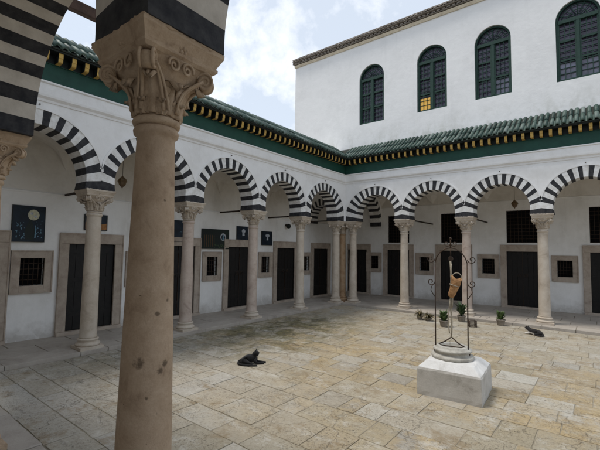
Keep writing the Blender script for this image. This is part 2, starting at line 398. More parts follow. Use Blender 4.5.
# ------------------------------------------------------------------ arches
def arch(mb, m, hl, hr, cl, h=H, zc=2.74, R=None, n=27, ty=(-.004, T), zt=ZT, ext_l=0., ext_r=0., rim=True, spandrel=True):
    """striped arch centred at local x = m: mats 0 plaster, 1 white, 2 black"""
    c = cl; r = math.sqrt(c*c+(zc-h)**2); th = math.asin((zc-h)/r)
    R = R or max(hl, hr)+.01
    w = [1.38 if min(k, n-1-k) < 2 else (1.2 if min(k, n-1-k) < 4 else 1.) for k in range(n)]
    tot = sum(w); acc = [0]
    for q in w: acc.append(acc[-1]+q/tot)
    for k in range(1, n): acc[k] += random.uniform(-.07, .07)/tot
    sub = 4; ts = []
    for k in range(n):
        for j in range(sub): ts.append((acc[k]+(acc[k+1]-acc[k])*j/sub, k))
    ts.append((1., n-1))
    I, O = [], []
    for t, k in ts:
        a = -th + t*(PI+2*th)
        px, pz = r*math.cos(a), zc+r*math.sin(a)
        dx, dz = px, pz-h
        L = math.hypot(dx, dz); dx /= L; dz /= L
        if t <= 0 or t >= 1: dz = 0; dx = 1 if t <= 0 else -1
        right = dx > 0
        rx = (hr if right else hl)+.01+(ext_r if right else ext_l)
        A = (dx/rx)**2+(dz/R)**2; B = 2*(px*dx/rx**2+(pz-zc)*dz/R**2); C = (px/rx)**2+((pz-zc)/R)**2-1
        tt = (-B+math.sqrt(max(B*B-4*A*C, 0)))/(2*A)
        if pz+dz*tt < zc+.02: tt = 9.
        lim = (hr+ext_r) if right else (hl+ext_l)
        if abs(dx) > 1e-6:
            tc = ((lim if right else -lim)-px)/dx
            if tc > 0: tt = min(tt, tc)
        if tt > 8: tt = .1
        I.append((m+px, pz)); O.append((m+px+dx*tt, max(pz+dz*tt, h)))
    y0, y1 = ty
    for i in range(len(ts)-1):
        mat = 2 if ts[i][1] % 2 == 0 else 1
        a, b, d, e = I[i], I[i+1], O[i+1], O[i]
        mb.poly([(a[0],y0,a[1]),(b[0],y0,b[1]),(d[0],y0,d[1]),(e[0],y0,e[1])], mat)
        mb.poly([(a[0],y1,a[1]),(b[0],y1,b[1]),(d[0],y1,d[1]),(e[0],y1,e[1])], mat)
        mb.poly([(a[0],y0,a[1]),(b[0],y0,b[1]),(b[0],y1,b[1]),(a[0],y1,a[1])], mat)
        if not spandrel: 
            mb.poly([(d[0],y0,d[1]),(e[0],y0,e[1]),(e[0],y1,e[1]),(d[0],y1,d[1])], mat)
        elif abs(d[0]-e[0]) > 1e-4:
            mb.poly([(e[0],0,e[1]),(d[0],0,d[1]),(d[0],0,zt),(e[0],0,zt)], 0)
            mb.poly([(e[0],y1-.002,e[1]),(d[0],y1-.002,d[1]),(d[0],y1-.002,zt),(e[0],y1-.002,zt)], 0)
        if rim and abs(d[0]-m) < (hr if d[0] > m else hl)-.002 and abs(e[0]-m) < (hr if e[0] > m else hl)-.002 and e[1] > zc:
            def out(p, k):
                vx, vz = p[0]-m, p[1]-zc; l = math.hypot(vx, vz); return (p[0]+vx/l*k, p[1]+vz/l*k)
            e2, d2 = out(e, .035), out(d, .035)
            f = lambda p, y: (p[0], y, p[1])
            mb.poly([f(e,-.014), f(d,-.014), f(d2,-.014), f(e2,-.014)], 0)
            mb.poly([f(e,-.014), f(d,-.014), f(d,0), f(e,0)], 0)
            mb.poly([f(e2,-.014), f(d2,-.014), f(d2,0), f(e2,0)], 0)
    for s0, end in ((0, 1), (-1, -1)):                # undersides of the two springers
        a, o = I[s0], O[s0]
        mb.poly([(a[0],y0,h),(o[0],y0,h),(o[0],y1,h),(a[0],y1,h)], 2)

corn_prof = [(0,3.80),(-.012,3.80),(-.018,3.835),(-.05,3.87),(-.055,3.90),(-.055,4.06),(-.075,4.075),(-.075,4.10),(0,4.10)]

def corbel_mesh():
    mb = MB()
    w = .033
    prof = [(0,.0),(-.12,.0),(-.138,.012),(-.142,.06),(-.150,.068),(-.150,.135),(0,.135)]
    mb.extrude_x(prof, -w, w, 1)
    # yellow front strip 2 mm proud
    for (a, b) in zip(prof[1:5], prof[2:6]):
        mb.poly([(-w*.92,a[0]-.003,a[1]-.002),(w*.92,a[0]-.003,a[1]-.002),(w*.92,b[0]-.003,b[1]),(-w*.92,b[0]-.003,b[1])], 0)
    mb.poly([(-w*.92,-.003,-.003),(w*.92,-.003,-.003),(w*.92,-.12,-.003),(-w*.92,-.12,-.003)], 0)
    return mb

def eaves(root, x0, x1, mit0, mit1, xs0, xs1, corb_xs, tile_ok):
    """cornice, frieze, corbels and glazed tile roof of one arcade in its local frame"""
    mb = MB(); mb.extrude_x(corn_prof, x0, x1, 0, mit0, mit1); mb.build('cornice', 'plaster', root)
    mb = MB(); mb.extrude_x([(.1,4.103),(-.03,4.103),(-.03,ZT-.012),(-.045,ZT-.01),(-.045,ZT),(.1,ZT)], x0, x1, 0, mit0, mit1)
    mb.build('frieze', 'frieze_green', root)
    mb = MB(); mb.extrude_x([(.1,ZT+.002),(-.035,ZT+.002),(-.035,ZT+.138),(-.21,ZT+.14),(-.215,ZT+.165),(.1,ZT+.165)], x0, x1, 0, mit0, mit1)
    mb.build('eave_board', 'corbel_black', root)
    first = None
    for x in corb_xs:
        if first is None:
            first = corbel_mesh().build('corbel', ['corbel_yellow', 'corbel_black'], root); first.location = (x, -.036, ZT+.003)
        else: inst(first, root, (x, -.036, ZT+.003))
    # tiles
    ya, za, yb, zb = -.25, ZT+.185, .50, 5.10
    Ls = math.hypot(yb-ya, zb-za); ty, tz = (yb-ya)/Ls, (zb-za)/Ls; ny, nz = -tz, ty
    P = lambda x, u, n: (x, ya+ty*u+ny*n, za+tz*u+nz*n)
    mb = MB()
    mb.extrude_x([(ya+.01,za-.02),(ya+.01,za),(yb,zb),(yb,zb-.05),(.1,ZT+.17),(-.2,ZT+.168)], xs0, xs1, 1, mit0, mit1)
    pitch = .118; n = int((xs1-xs0)/pitch)
    for k in range(n+1):
        x = xs0+k*pitch+random.uniform(-.006, .006)
        u0 = tile_ok(x)
        if u0 is None: continue
        u0 = max(0, (u0-ya)/ty)
        u = u0; course = 0
        lens = [.46, .60]
        b = 0
        for ln in lens:
            a, b = b, b+ln
            aa = max(a-.03, u0)
            bb = min(b, Ls)
            if bb-aa < .04: continue
            jx = random.uniform(-.010, .010); jr = random.uniform(-.004, .005); lift = .004
            ra, rb = .046+jr, .043+jr
            seg = 7; A = []; B = []; Ai = []
            for q in range(seg+1):
                t = PI*q/seg
                A.append(P(x+jx+ra*math.cos(t), aa, ra*math.sin(t)*.95+lift+.008))
                Ai.append(P(x+jx+(ra-.014)*math.cos(t), aa, (ra-.014)*math.sin(t)*.95+lift-.004))
                B.append(P(x+jx*.3+rb*math.cos(t), bb, rb*math.sin(t)*.95+.002))
            ia, ib, ii = mb.vs(A), mb.vs(B), mb.vs(Ai)
            for q in range(seg):
                mb.face((ia+q, ia+q+1, ib+q+1, ib+q), 0, True)
                mb.face((ia+q, ia+q+1, ii+q+1, ii+q), 0)
        # pan tile tongue showing under the cover tiles at the eave
        if u0 <= .001:
            mb.poly([P(x+.042, -.015, .0), P(x+.076, -.015, .0), P(x+.076, .3, .010), P(x+.042, .3, .010)], 0)
    mb.build('tile_roof', ['tile', 'tile_gap'], root)

def tie_rods(root, xs, depth):
    first = None
    for x in xs:
        if first is None:
            mb = MB(); mb.box(-.016, .016, T+.002, depth-.01, 2.59, 2.628); first = mb.build('tie_rod', 'beam', root); first.location = (x, 0, 0)
        else: inst(first, root, (x, 0, 0))

def hooks(root, xs, z):
    first = None
    for x in xs:
        if first is None:
            mb = MB(); mb.tube([(0,0,0),(0,-.03,.0),(0,-.036,-.012)], .008, 6); first = mb.build('wall_hook', 'iron', root); first.location = (x, 0, z)
        else: inst(first, root, (x, 0, z))

# ---- left arcade (local x = world y)
left = thing('arcade', 'white left-hand arcade with black-striped arches under a green tiled eave', 'arcade', (0,0,0), PI/2)
for k, (a, b) in enumerate(zip(LS, LS[1:])):
    hs = (b-a)/2; last = k == len(LS)-2
    mb = MB(); arch(mb, (a+b)/2, hs, hs, hs-PW, ext_r=.165 if last else 0, R=.93)
    if last: mb.box(-.05, 0, 0, T-.002, H, ZT)
    mb.build('arch', ['plaster', 'paint_white', 'paint_black'], left)
eaves(left, -9.6, 0, 0, 1, -9.45, 0, [-.28-.185*k for k in range(50)], lambda x: max(-.25, x-.0) if x < .5 else None)
tie_rods(left, LS[1:], DL); hooks(left, [(a+b)/2 for a, b in zip(LS, LS[1:])], 3.74)

# ---- far arcade (local x = world x)
far = thing('arcade', 'white far arcade with black-striped arches below the big hall windows', 'arcade', (0,0,0), 0)
for k, (a, b) in enumerate(zip(RS, RS[1:])):
    hs = (b-a)/2
    mb = MB(); arch(mb, (a+b)/2, hs, hs, hs-PW, ext_l=.165 if k == 0 else 0, R=.89)
    if k == 0:
        mb.box(.002, .05, 0, T-.002, H, ZT)
        mb.box(-T, -.001, .001, T, H+.001, ZT)                       # the block over the corner column
    mb.build('arch', ['plaster', 'paint_white', 'paint_black'], far)
eaves(far, 0, 9.1, -1, 0, 0, 9.1, [.28+.185*k for k in range(47)], lambda x: max(-.25, -x) )
tie_rods(far, RS[1:], DR); hooks(far, [(a+b)/2 for a, b in zip(RS, RS[1:])], 3.70)
# transverse arches of the corner bay
mb = MB(); mb.M = Matrix.Rotation(PI/2, 4, 'Z')
arch(mb, (T+DR)/2, (DR-T)/2, (DR-T)/2, (DR-T)/2-.14, zc=2.66, n=27, ty=(.003, T-.003), R=(DR-T)/2+.1, zt=3.9, rim=False)
mb.build('arch', ['plaster_in', 'paint_white', 'paint_black'], far)
mb = MB()
arch(mb, -(T+DL)/2, (DL-T)/2, (DL-T)/2, (DL-T)/2-.12, zc=2.74, n=23, ty=(.003, T-.003), R=(DL-T)/2+.14, zt=3.9, rim=False)
mb.build('arch', ['plaster_in', 'paint_white', 'paint_black'], left).rotation_euler = (0, 0, -PI/2)

# ---- near arcade, under which the camera stands (slightly out of parallel)
NRZ = PI+math.radians(2.0)
NO = (4.835, -9.362, 0)
near = thing('arcade', 'shaded near arcade with striped arch soffits framing the top left of the view', 'arcade', NO, NRZ)
NS = [-4.5, -2.25, 0, 2.345, 4.5]
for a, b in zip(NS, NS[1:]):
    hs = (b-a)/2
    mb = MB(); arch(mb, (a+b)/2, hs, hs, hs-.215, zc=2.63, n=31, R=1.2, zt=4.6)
    mb.build('arch', ['plaster', 'paint_white_shade', 'paint_black'], near)
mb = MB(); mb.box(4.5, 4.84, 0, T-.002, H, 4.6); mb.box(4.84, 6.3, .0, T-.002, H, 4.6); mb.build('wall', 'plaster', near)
mb = MB(); mb.extrude_x([(.1,4.4),(-.05,4.4),(-.05,4.6),(.1,4.6)], -4.38, 4.7); mb.build('cornice', 'plaster', near)

# ------------------------------------------------------------------ vaults
def vault(name, parent, cells, y0, y1, zs=3.06, rise=.55, n=10, mat='vault_plaster'):
    mb = MB()
    for x0, x1 in cells:
        idx = []
        for i in range(n+1):
            u = -1+2*i/n
            row = []
            for j in range(n+1):
                v = -1+2*j/n
                z = zs+rise*max(math.sqrt(max(0, 1-abs(u)**2.2)), math.sqrt(max(0, 1-abs(v)**2.2)))
                row.append((x0+(x1-x0)*(u+1)/2, y0+(y1-y0)*(v+1)/2, z))
            idx.append(mb.vs(row))
        for i in range(n):
            for j in range(n): mb.face((idx[i]+j, idx[i]+j+1, idx[i+1]+j+1, idx[i+1]+j), 0, False)
    return mb.build(name, mat, parent)

# ------------------------------------------------------------------ gallery walls with doors and windows
def pierced_wall(mb, xa, xb, za, zb, yw, ops, dep=.12, m=0):
    xs = sorted({xa, xb, *[o[0] for o in ops], *[o[1] for o in ops]}); zs = sorted({za, zb, *[o[2] for o in ops], *[o[3] for o in ops]})
    for x0, x1 in zip(xs, xs[1:]):
        for z0, z1 in zip(zs, zs[1:]):
            cx, cz = (x0+x1)/2, (z0+z1)/2
            if any(o[0] < cx < o[1] and o[2] < cz < o[3] for o in ops): continue
            mb.poly([(x0,yw,z0),(x1,yw,z0),(x1,yw,z1),(x0,yw,z1)], m)
    for x0, x1, z0, z1 in ops:
        y = yw+dep
        mb.poly([(x0,yw,z0),(x0,y,z0),(x0,y,z1),(x0,yw,z1)], m); mb.poly([(x1,yw,z0),(x1,y,z0),(x1,y,z1),(x1,yw,z1)], m)
        mb.poly([(x0,yw,z1),(x1,yw,z1),(x1,y,z1),(x0,y,z1)], m); mb.poly([(x0,yw,z0),(x1,yw,z0),(x1,y,z0),(x0,y,z0)], m)

def surround(mb, x0, x1, z0, z1, fw, y, proud=.035, bottom=True, lint=None, m=0):
    lint = lint or fw
    zb = z0-fw if bottom else z0
    y0 = y-proud; y1 = y+.06
    mb.box(x0-fw, x0, y0, y1, zb, z1, m); mb.box(x1, x1+fw, y0, y1, zb, z1, m)
    mb.box(x0-fw, x1+fw, y0-.004, y1, z1, z1+lint, m)
    if bottom: mb.box(x0, x1, y0, y1, zb, z0, m)
    # raised outer fillet
    t = .022; g = .012
    for (a, b, c, d) in ((x0-fw-.002, x0-fw+t, zb, z1+lint-t), (x1+fw-t, x1+fw+.002, zb, z1+lint-t), (x0-fw-.002, x1+fw+.002, z1+lint-t, z1+lint+.004)):
        mb.box(a, b, y0-g-.004, y0+.01, c, d, m)
    if bottom: mb.box(x0-fw+t, x1+fw-t, y0-g, y0+.01, zb-.004, zb+t, m)

def door(parent, x, yw, w=.87, z0=.06, z1=1.70, fw=.165, lint=.2):
    mb = MB(); y = yw+.028; n = 6
    for k in range(n):
        a = x-w/2+w*k/n; mb.box(a+.003, a+w/n-.003, y, y+.03, z0+.004, z1)
    mb.box(x-w/2, x+w/2, y+.02, y+.035, z0+.004, z1)
    for zz in (.3, .95, 1.5): mb.box(x-w/2+.02, x+w/2-.02, y-.012, y, z0+zz-.04, z0+zz+.04)
    d = mb.build('door', 'door', parent)
    mb = MB(); mb.box(x-.004, x+.004, y-.016, y, z0+.01, z1-.01)
    for sx in (-1, 1): mb.tube([(x+sx*.09+.04*math.cos(2*PI*k/14), y-.02, z0+.92+.04*math.sin(2*PI*k/14)) for k in range(14)], .006, 6, closed=True)
    mb.build('ring_handle', 'iron', d)
    mb = MB(); surround(mb, x-w/2, x+w/2, z0, z1, fw, yw, .04, False, lint); mb.build('frame', 'frame_stone', d, .006)
    mb = MB(); mb.box(x-w/2-fw, x+w/2+fw, yw-.10, yw+.09, -.01, z0); mb.build('threshold', 'frame_stone', d, .01)
    return (x-w/2, x+w/2, z0, z1)

def small_window(parent, x, yw, w=.36, z0=.95, z1=1.43, fw=.135):
    mb = MB(); mb.box(x-w/2, x+w/2, yw+.10, yw+.118, z0, z1); wd = mb.build('window', 'void', parent)
    mb = MB(); surround(mb, x-w/2, x+w/2, z0, z1, fw, yw, .03, True); mb.build('frame', 'frame_stone', wd, .005)
    mb = MB()
    for k in range(1, 5): mb.tube([(x-w/2+w*k/5, yw+.05, z0), (x-w/2+w*k/5, yw+.05, z1)], .007, 6)
    for k in range(1, 5): mb.tube([(x-w/2, yw+.056, z0+(z1-z0)*k/5), (x+w/2, yw+.056, z0+(z1-z0)*k/5)], .006, 6)
    mb.build('grille', 'iron', wd)
    return (x-w/2, x+w/2, z0, z1)

def upper_window(parent, x, yw, w=.83, z0=1.965, z1=2.96):
    mb = MB(); mb.box(x-w/2, x+w/2, yw+.10, yw+.118, z0, z1); wd = mb.build('upper_window', 'void', parent)
    mb = MB()
    for k in range(0, 9): mb.tube([(x-w/2+.01+(w-.02)*k/8, yw+.05, z0), (x-w/2+.01+(w-.02)*k/8, yw+.05, z1)], .007, 6)
    for k in range(0, 10): mb.tube([(x-w/2, yw+.057, z0+.01+(z1-z0-.02)*k/9), (x+w/2, yw+.057, z0+.01+(z1-z0-.02)*k/9)], .006, 6)
    mb.build('grille', 'iron', wd)
    return (x-w/2, x+w/2, z0, z1)

gl = thing('gallery_wall', 'limewashed left gallery wall with black doors and little square windows', 'wall', (0,0,0), PI/2)
ops = []
for y in (-9.08, -7.13, -5.15, -3.19, -1.22, .72): ops.append(door(gl, y, DL))
for y, w in ((-8.14, .37), (-6.15, .35), (-4.17, .34), (-2.17, .34), (-.13, .34)): ops.append(small_window(gl, y, DL, w))
mb = MB(); pierced_wall(mb, -12.5, DR+.3, -.1, 2.61, DL, ops); mb.build('wall', 'plaster_in', gl)
mb = MB(); pierced_wall(mb, -12.5, DR+.3, 2.61, 4.55, DL, []); mb.build('upper_wall', 'vault_plaster', gl)
mb = MB(); mb.extrude_x([(DL,2.585),(DL-.02,2.585),(DL-.025,2.61),(DL,2.635)], -12, DR); mb.build('string_course', 'plaster_in', gl)
vault('vault', gl, list(zip(LS, LS[1:]))+[(LS[-1], .0)], T, DL)
vault('vault', gl, [(T, DR)], T, DL)
mb = MB(); mb.box(-9.9, 6, .501, DL+.25, 4.60, 5.07); mb.build('roof', 'roof_slab', gl)

gr = thing('gallery_wall', 'limewashed far gallery wall with black doors under grilled upper windows', 'wall', (0,0,0), 0)
ops = []
for x in (-1.02, .68, 2.63, 4.63, 6.68): ops.append(door(gr, x, DR, .84))
for x in (-.30, 1.65, 3.69, 5.68, 7.6): ops.append(small_window(gr, x, DR, .36, .99, 1.46))
for x in (.68, 2.63, 4.63, 6.68): ops.append(upper_window(gr, x, DR))
mb = MB(); pierced_wall(mb, -1.45, 9.1, -.1, 3.265, DR, ops); mb.build('wall', 'plaster_in', gr)
mb = MB(); pierced_wall(mb, -1.45, 9.1, 3.265, 4.55, DR, []); mb.build('upper_wall', 'vault_plaster', gr)
mb = MB(); mb.extrude_x([(DR,3.24),(DR-.02,3.24),(DR-.025,3.265),(DR,3.29)], -1.4, 9); mb.build('string_course', 'plaster_in', gr)
vault('vault', gr, [(0.0, RS[1])]+list(zip(RS[1:], RS[2:])), T, DR, 3.32, .45)

# near gallery over the camera: vault and back wall (they keep the daylight off the near column)
gn = thing('gallery_wall', 'shaded limewashed near gallery vault and back wall', 'wall', NO, NRZ)
mb = MB(); mb.box(-4.6, 6.3, 2.6, 2.8, -.1, 4.6); mb.build('wall', 'plaster', gn)
vault('vault', gn, list(zip(NS, NS[1:])), T, 2.6, 3.0, .75, 10, 'plaster')
mb = MB(); mb.box(-4.6, 4.6, T, 2.8, 4.35, 4.62); mb.build('roof', 'roof_slab', gn)

# ------------------------------------------------------------------ columns
def capital_mb(hi=True):
    """capital, local z 0 (neck) .. .345 (top of abacus)"""
    mb = MB(); seg = 48
    # bell: circle blending into a square
    prof = [(.084,0,0),(.102,.006,0),(.106,.018,0),(.100,.030,0),(.088,.036,0),(.090,.06,0),(.100,.12,.03),(.124,.17,.18),(.150,.205,.42),(.168,.245,.7),(.175,.252,.8),(.165,.253,.9)]
    def sq(x, y, a, k):
        mx = max(abs(math.cos(a)), abs(math.sin(a))); f = 1+k*(1/mx-1); return x*f, y*f
    rings = []
    for r, z, k in prof:
        pts = []
        for i in range(seg):
            a = 2*PI*i/seg; x, y = sq(r*math.cos(a), r*math.sin(a), a, k); pts.append((x, y, z))
        rings.append(mb.vs(pts))
    for a, b in zip(rings, rings[1:]):
        for i in range(seg):
            j = (i+1) % seg; mb.face((a+i, a+j, b+j, b+i), 0, True)
    # abacus: concave sided square slabs, moulded
    def slab(hw, z):
        pts = []
        for q in range(4):
            for i in range(8):
                t = -1+2*i/8
                d = hw-(1-t*t)*.007+random.uniform(-.0022, .0022)
                x, y = (d, t*hw)
                ca, sa = math.cos(q*PI/2), math.sin(q*PI/2)
                pts.append((x*ca-y*sa, x*sa+y*ca, z+random.uniform(-.0015, .0015)))
        return mb.vs(pts)
    ab = [(.165,.245),(.178,.25),(.190,.262),(.192,.272),(.186,.276),(.188,.284),(.206,.318),(.211,.325),(.211,.3445)]
    rings = [slab(*q) for q in ab]; n = 32
    for a, b in zip(rings, rings[1:]):
        for i in range(n): mb.face((a+i, a+(i+1) % n, b+(i+1) % n, b+i), 0, False)
    mb.face([rings[0]+i for i in range(n)], 0); mb.face([rings[-1]+i for i in range(n)], 0)
    bd = []
    for q in range(4):
        for i in range(26):
            t = -1+2*i/26; x, y = .205-(1-t*t)*.006+random.uniform(-.003, .003), t*.205
            bd.append((x*math.cos(q*PI/2)-y*math.sin(q*PI/2), x*math.sin(q*PI/2)+y*math.cos(q*PI/2), .342+random.uniform(-.003, .003)))
    mb.tube(bd, [random.uniform(.004, .012) for _ in bd], 6, closed=True)
    def leaf(ang, z0, z1, r0, r1, w, curl):
        nu, nv = 10, 12
        ca, sa = math.cos(ang), math.sin(ang)
        grid = {}
        for side in (0, 1):
            for j in range(nv+1):
                v = j/nv
                wid = w*(.75+.5*math.sin(PI*min(v*1.05, 1)))*(1 if v < .72 else math.sqrt(max(.02, 1-((v-.72)/.28)**2)))
                rr = r0+(r1-r0)*v**2.2
                zz = z0+(z1-z0)*min(v, .9)/.9
                if v > .78:
                    q = (v-.78)/.22; rr += curl*math.sin(q*PI*.6); zz -= curl*1.1*q*q
                row = []
                for i in range(nu+1):
                    u = -1+2*i/nu
                    lob = 1+.16*math.cos(v*PI*7)*abs(u)
                    x = rr+.012*(1-abs(u)**1.3)*(1 if side else .2)+(.007*math.cos(u*PI*3) if side else 0)-.012*u*u
                    yv = u*wid*lob
                    row.append((x*ca-yv*sa, x*sa+yv*ca, zz+.006*math.cos(v*PI*7)*abs(u)*side))
                grid[side, j] = mb.vs(row)
        for side in (0, 1):
            for j in range(nv):
                for i in range(nu): mb.face((grid[side,j]+i, grid[side,j]+i+1, grid[side,j+1]+i+1, grid[side,j+1]+i), 0, True)
        for j in range(nv):
            for i in (0, nu): mb.face((grid[0,j]+i, grid[1,j]+i, grid[1,j+1]+i, grid[0,j+1]+i), 0, True)
        for j in (0, nv):
            for i in range(nu): mb.face((grid[0,j]+i, grid[0,j]+i+1, grid[1,j]+i+1, grid[1,j]+i), 0, True)
    for q in range(4): leaf(q*PI/2+PI/4, .04, .19, .094, .165, .055, .035)
    for q in range(4): leaf(q*PI/2, .04, .175, .090, .128, .058, .035)
    for q in range(8): leaf(q*PI/4+PI/8, .035, .10, .093, .110, .032, .016)
    # corner volutes with spirals and stems, and the inner helices
    for q in range(4):
        a = q*PI/2+PI/4; ca, sa = math.cos(a), math.sin(a)
        d = lambda s, z, o=0: (s*ca-o*sa, s*sa+o*ca, z)
        c0 = (.213, .207)
        i0 = None
        for side in (-1, 1):                                       # disc faces
            pts = [d(c0[0]+.033*math.cos(t), c0[1]+.033*math.sin(t), side*.026) for t in [2*PI*k/20 for k in range(20)]]
            i = mb.vs(pts); mb.face([i+k for k in range(20)])
            if i0 is not None:
                for k in range(20): mb.face((i0+k, i0+(k+1) % 20, i+(k+1) % 20, i+k), 0, True)
            i0 = i
            sp = []
            for k in range(34):
                t = k/33; rad = .037*(1-t)+.005; an = PI*.9-t*2*PI*2.1
                sp.append(d(c0[0]+rad*math.cos(an), c0[1]+rad*math.sin(an), side*.026))
            mb.tube(sp, [.0075*(1-.4*k/33) for k in range(34)], 6)
            bp = [(.05,.096),(.10,.103),(.14,.119),(.17,.150),(.19,.178),(.205,.205)]
            for wd_, rd in ((.030, .0085), (.052, .006)):
                mb.tube([d(rr+.002, zz, side*(wd_*(1-k/7)+.018)) for k, (zz, rr) in enumerate(bp)], rd, 6)
        a2 = q*PI/2; c2, s2 = math.cos(a2), math.sin(a2)
        e = lambda s, z, o: (s*c2-o*s2, s*s2+o*c2, z)
        for side in (-1, 1):
            sp = []
            for k in range(22):
                t = k/21; rad = .027*(1-t)+.005; an = -.3+t*2*PI*1.6
                sp.append(e(.162+.012*(1-t), .222+rad*math.sin(an), side*(.034+rad*math.cos(an))))
            mb.tube(sp, .006, 6)
        # flower at the middle of the abacus
        for k in range(6):
            t = 2*PI*k/6; mb.ball(e(.180, .296+.018*math.sin(t), .018*math.cos(t)), .011, 0, 8, 5)
        mb.ball(e(.184, .296, 0), .010, 0, 8, 5)
    return mb

def base_mb():
    mb = MB()
    mb.box(-.185, .185, -.185, .185, 0, .045)
    mb.lathe([(.17,.045),(.182,.058),(.184,.072),(.178,.088),(.16,.097),(.150,.105),(.146,.118),(.152,.130),(.160,.140),(.160,.152),(.150,.163),(.138,.168)], 32, cap=True)
    return mb
def shaft_mb(rb, rt, z0=.166, z1=2.20):
    mb = MB(); pr = []
    for k in range(15):
        t = k/14; r = rb+(rt-rb)*(t**1.25)
        pr.append((r, z0+(z1-z0-.06)*t))
    pr[0] = (rb+.008, z0); pr.insert(1, (rb+.008, z0+.025)); pr.insert(2, (rb, z0+.045))
    pr += [(rt+.003, z1-.046), (rt+.014, z1-.038), (rt+.017, z1-.022), (rt+.012, z1-.008), (rt+.003, z1)]
    mb.lathe(pr, 40)
    return mb

cap_me = capital_mb().mesh('capital', ['marble'])
base_me = base_mb().mesh('base', ['marble'])
def column(x, y, label, mats=('marble','marble','marble'), rb=.126, rt=.106, rz=0., z=0., group='columns of the courtyard arcades', cs=1.12):
    t = thing('column', label, 'column', (x, y, z), rz, group)
    for nm, me, mm, zz in (('base', base_me, mats[0], 0), ('capital', cap_me, mats[2], 2.20)):
        me2 = me
        if mm != 'marble':
            key = nm+mm
            if key not in column.cache:
                me2 = me.copy(); me2.materials[0] = M[mm]; column.cache[key] = me2
            me2 = column.cache[key]
        o = bpy.data.objects.new(nm, me2); COL.objects.link(o); o.parent = t; o.location = (0, 0, zz)
        if nm == 'capital': o.scale = (cs, cs, 1.10)
    shaft_mb(rb, rt).build('shaft', mats[1], t)
    return t
column.cache = {}
CL = ['pale column standing before the left doorway nearest the viewer, beside the night moon painting',
      'pale column just right of the big foreground column, left of the wide dark painting',
      'pale column between the wide dark painting and the small picture over a window',
      'pale column in front of the fourth left-hand window, between two black doorways near the corner',
      'pale corner column at the left of the cluster of three']
ML = [('marble',)*3, ('marble','marble_b','marble'), ('marble','marble_b','marble'), ('marble',)*3, ('marble',)*3]
for k in range(5):
    column(-.18, LS[1+k], CL[k], ML[k], .128-.002*(k % 3), .110-.003*(k % 2), rz=.01*k, cs=.99 if k == 4 else 1.12)
column(-.2, .205, 'rust-stained brown column at the back of the corner cluster of three', ('marble_rust','marble_rust','marble'), .115, .10, cs=.97)
RLn = ['pale corner column at the right of the cluster of three', 'pale far column before a black doorway, left of the well frame',
       'pale far column seen beside the iron frame of the well', 'pale far column just behind the black and white cat, right of a doorway',
       'pale far column at the far right beyond the last doorway']
MR = [('marble',)*3, ('marble',)*3, ('marble','marble_b','marble'), ('marble',)*3, ('marble',)*3]
for k in range(5):
    column(RS[k]+(.003 if k == 0 else 0), .18, RLn[k], MR[k], .122, .104+.003*(k % 2), rz=.02*k, cs=.99 if k == 0 else 1.12)
cn, sn = math.cos(NRZ), math.sin(NRZ)
for s, lb in ((0, 'big brown weathered column in the left foreground with a carved capital'),
              (2.39, 'brown near column whose carved capital just shows at the left edge')):
    column(NO[0]+s*cn-.203*sn, NO[1]+s*sn+.203*cn, lb, ('sandstone','sandstone','capstone') if s == 0 else ('capstone','capstone','capstone'), .127 if s == 0 else .112, .083 if s == 0 else .08, NRZ, cs=1.0)

# ------------------------------------------------------------------ hall with arched windows behind
YU = .5
hall = thing('hall_building', 'tall white hall with arched green windows rising behind the far arcade', 'building')
wins = [(.685, .90), (2.672, .89), (4.325, .90), (6.20, .89), (8.0, .89)]
ops = [(x-w/2, x+w/2, 5.86, 7.84) for x, w in wins]
mb = MB(); pierced_wall(mb, -2.56, 9.1, 4.58, 8.72, YU, ops, .16)
for x, w in wins:                                   # fill the corners above each round head
    r = w/2; zc = 7.84-r
    for k in range(16):
        a, b = PI*k/16, PI*(k+1)/16
        p = [(x+r*math.cos(a), zc+r*math.sin(a)), (x+r*math.cos(b), zc+r*math.sin(b))]
        mb.poly([(p[0][0],YU,p[0][1]),(p[1][0],YU,p[1][1]),(p[1][0],YU,7.84),(p[0][0],YU,7.84)])
        mb.poly([(p[0][0],YU,p[0][1]),(p[1][0],YU,p[1][1]),(p[1][0],YU+.16,p[1][1]),(p[0][0],YU+.16,p[0][1])], 0, True)
mb.poly([(-2.56,YU,4.0),(-2.56,7,4.0),(-2.56,7,8.72),(-2.56,YU,8.72)]); mb.poly([(9.1,YU,4.58),(9.1,7,4.58),(9.1,7,8.72),(9.1,YU,8.72)])
mb.poly([(-2.56,YU,8.72),(9.1,YU,8.72),(9.1,7,8.72),(-2.56,7,8.72)]); mb.poly([(-2.56,7,4),(9.1,7,4),(9.1,7,8.72),(-2.56,7,8.72)])
mb.poly([(-2.56,YU,4.0),(-1.5,YU,4.0),(-1.5,YU,4.58),(-2.56,YU,4.58)])
mb.build('wall', 'plaster_hall', hall)
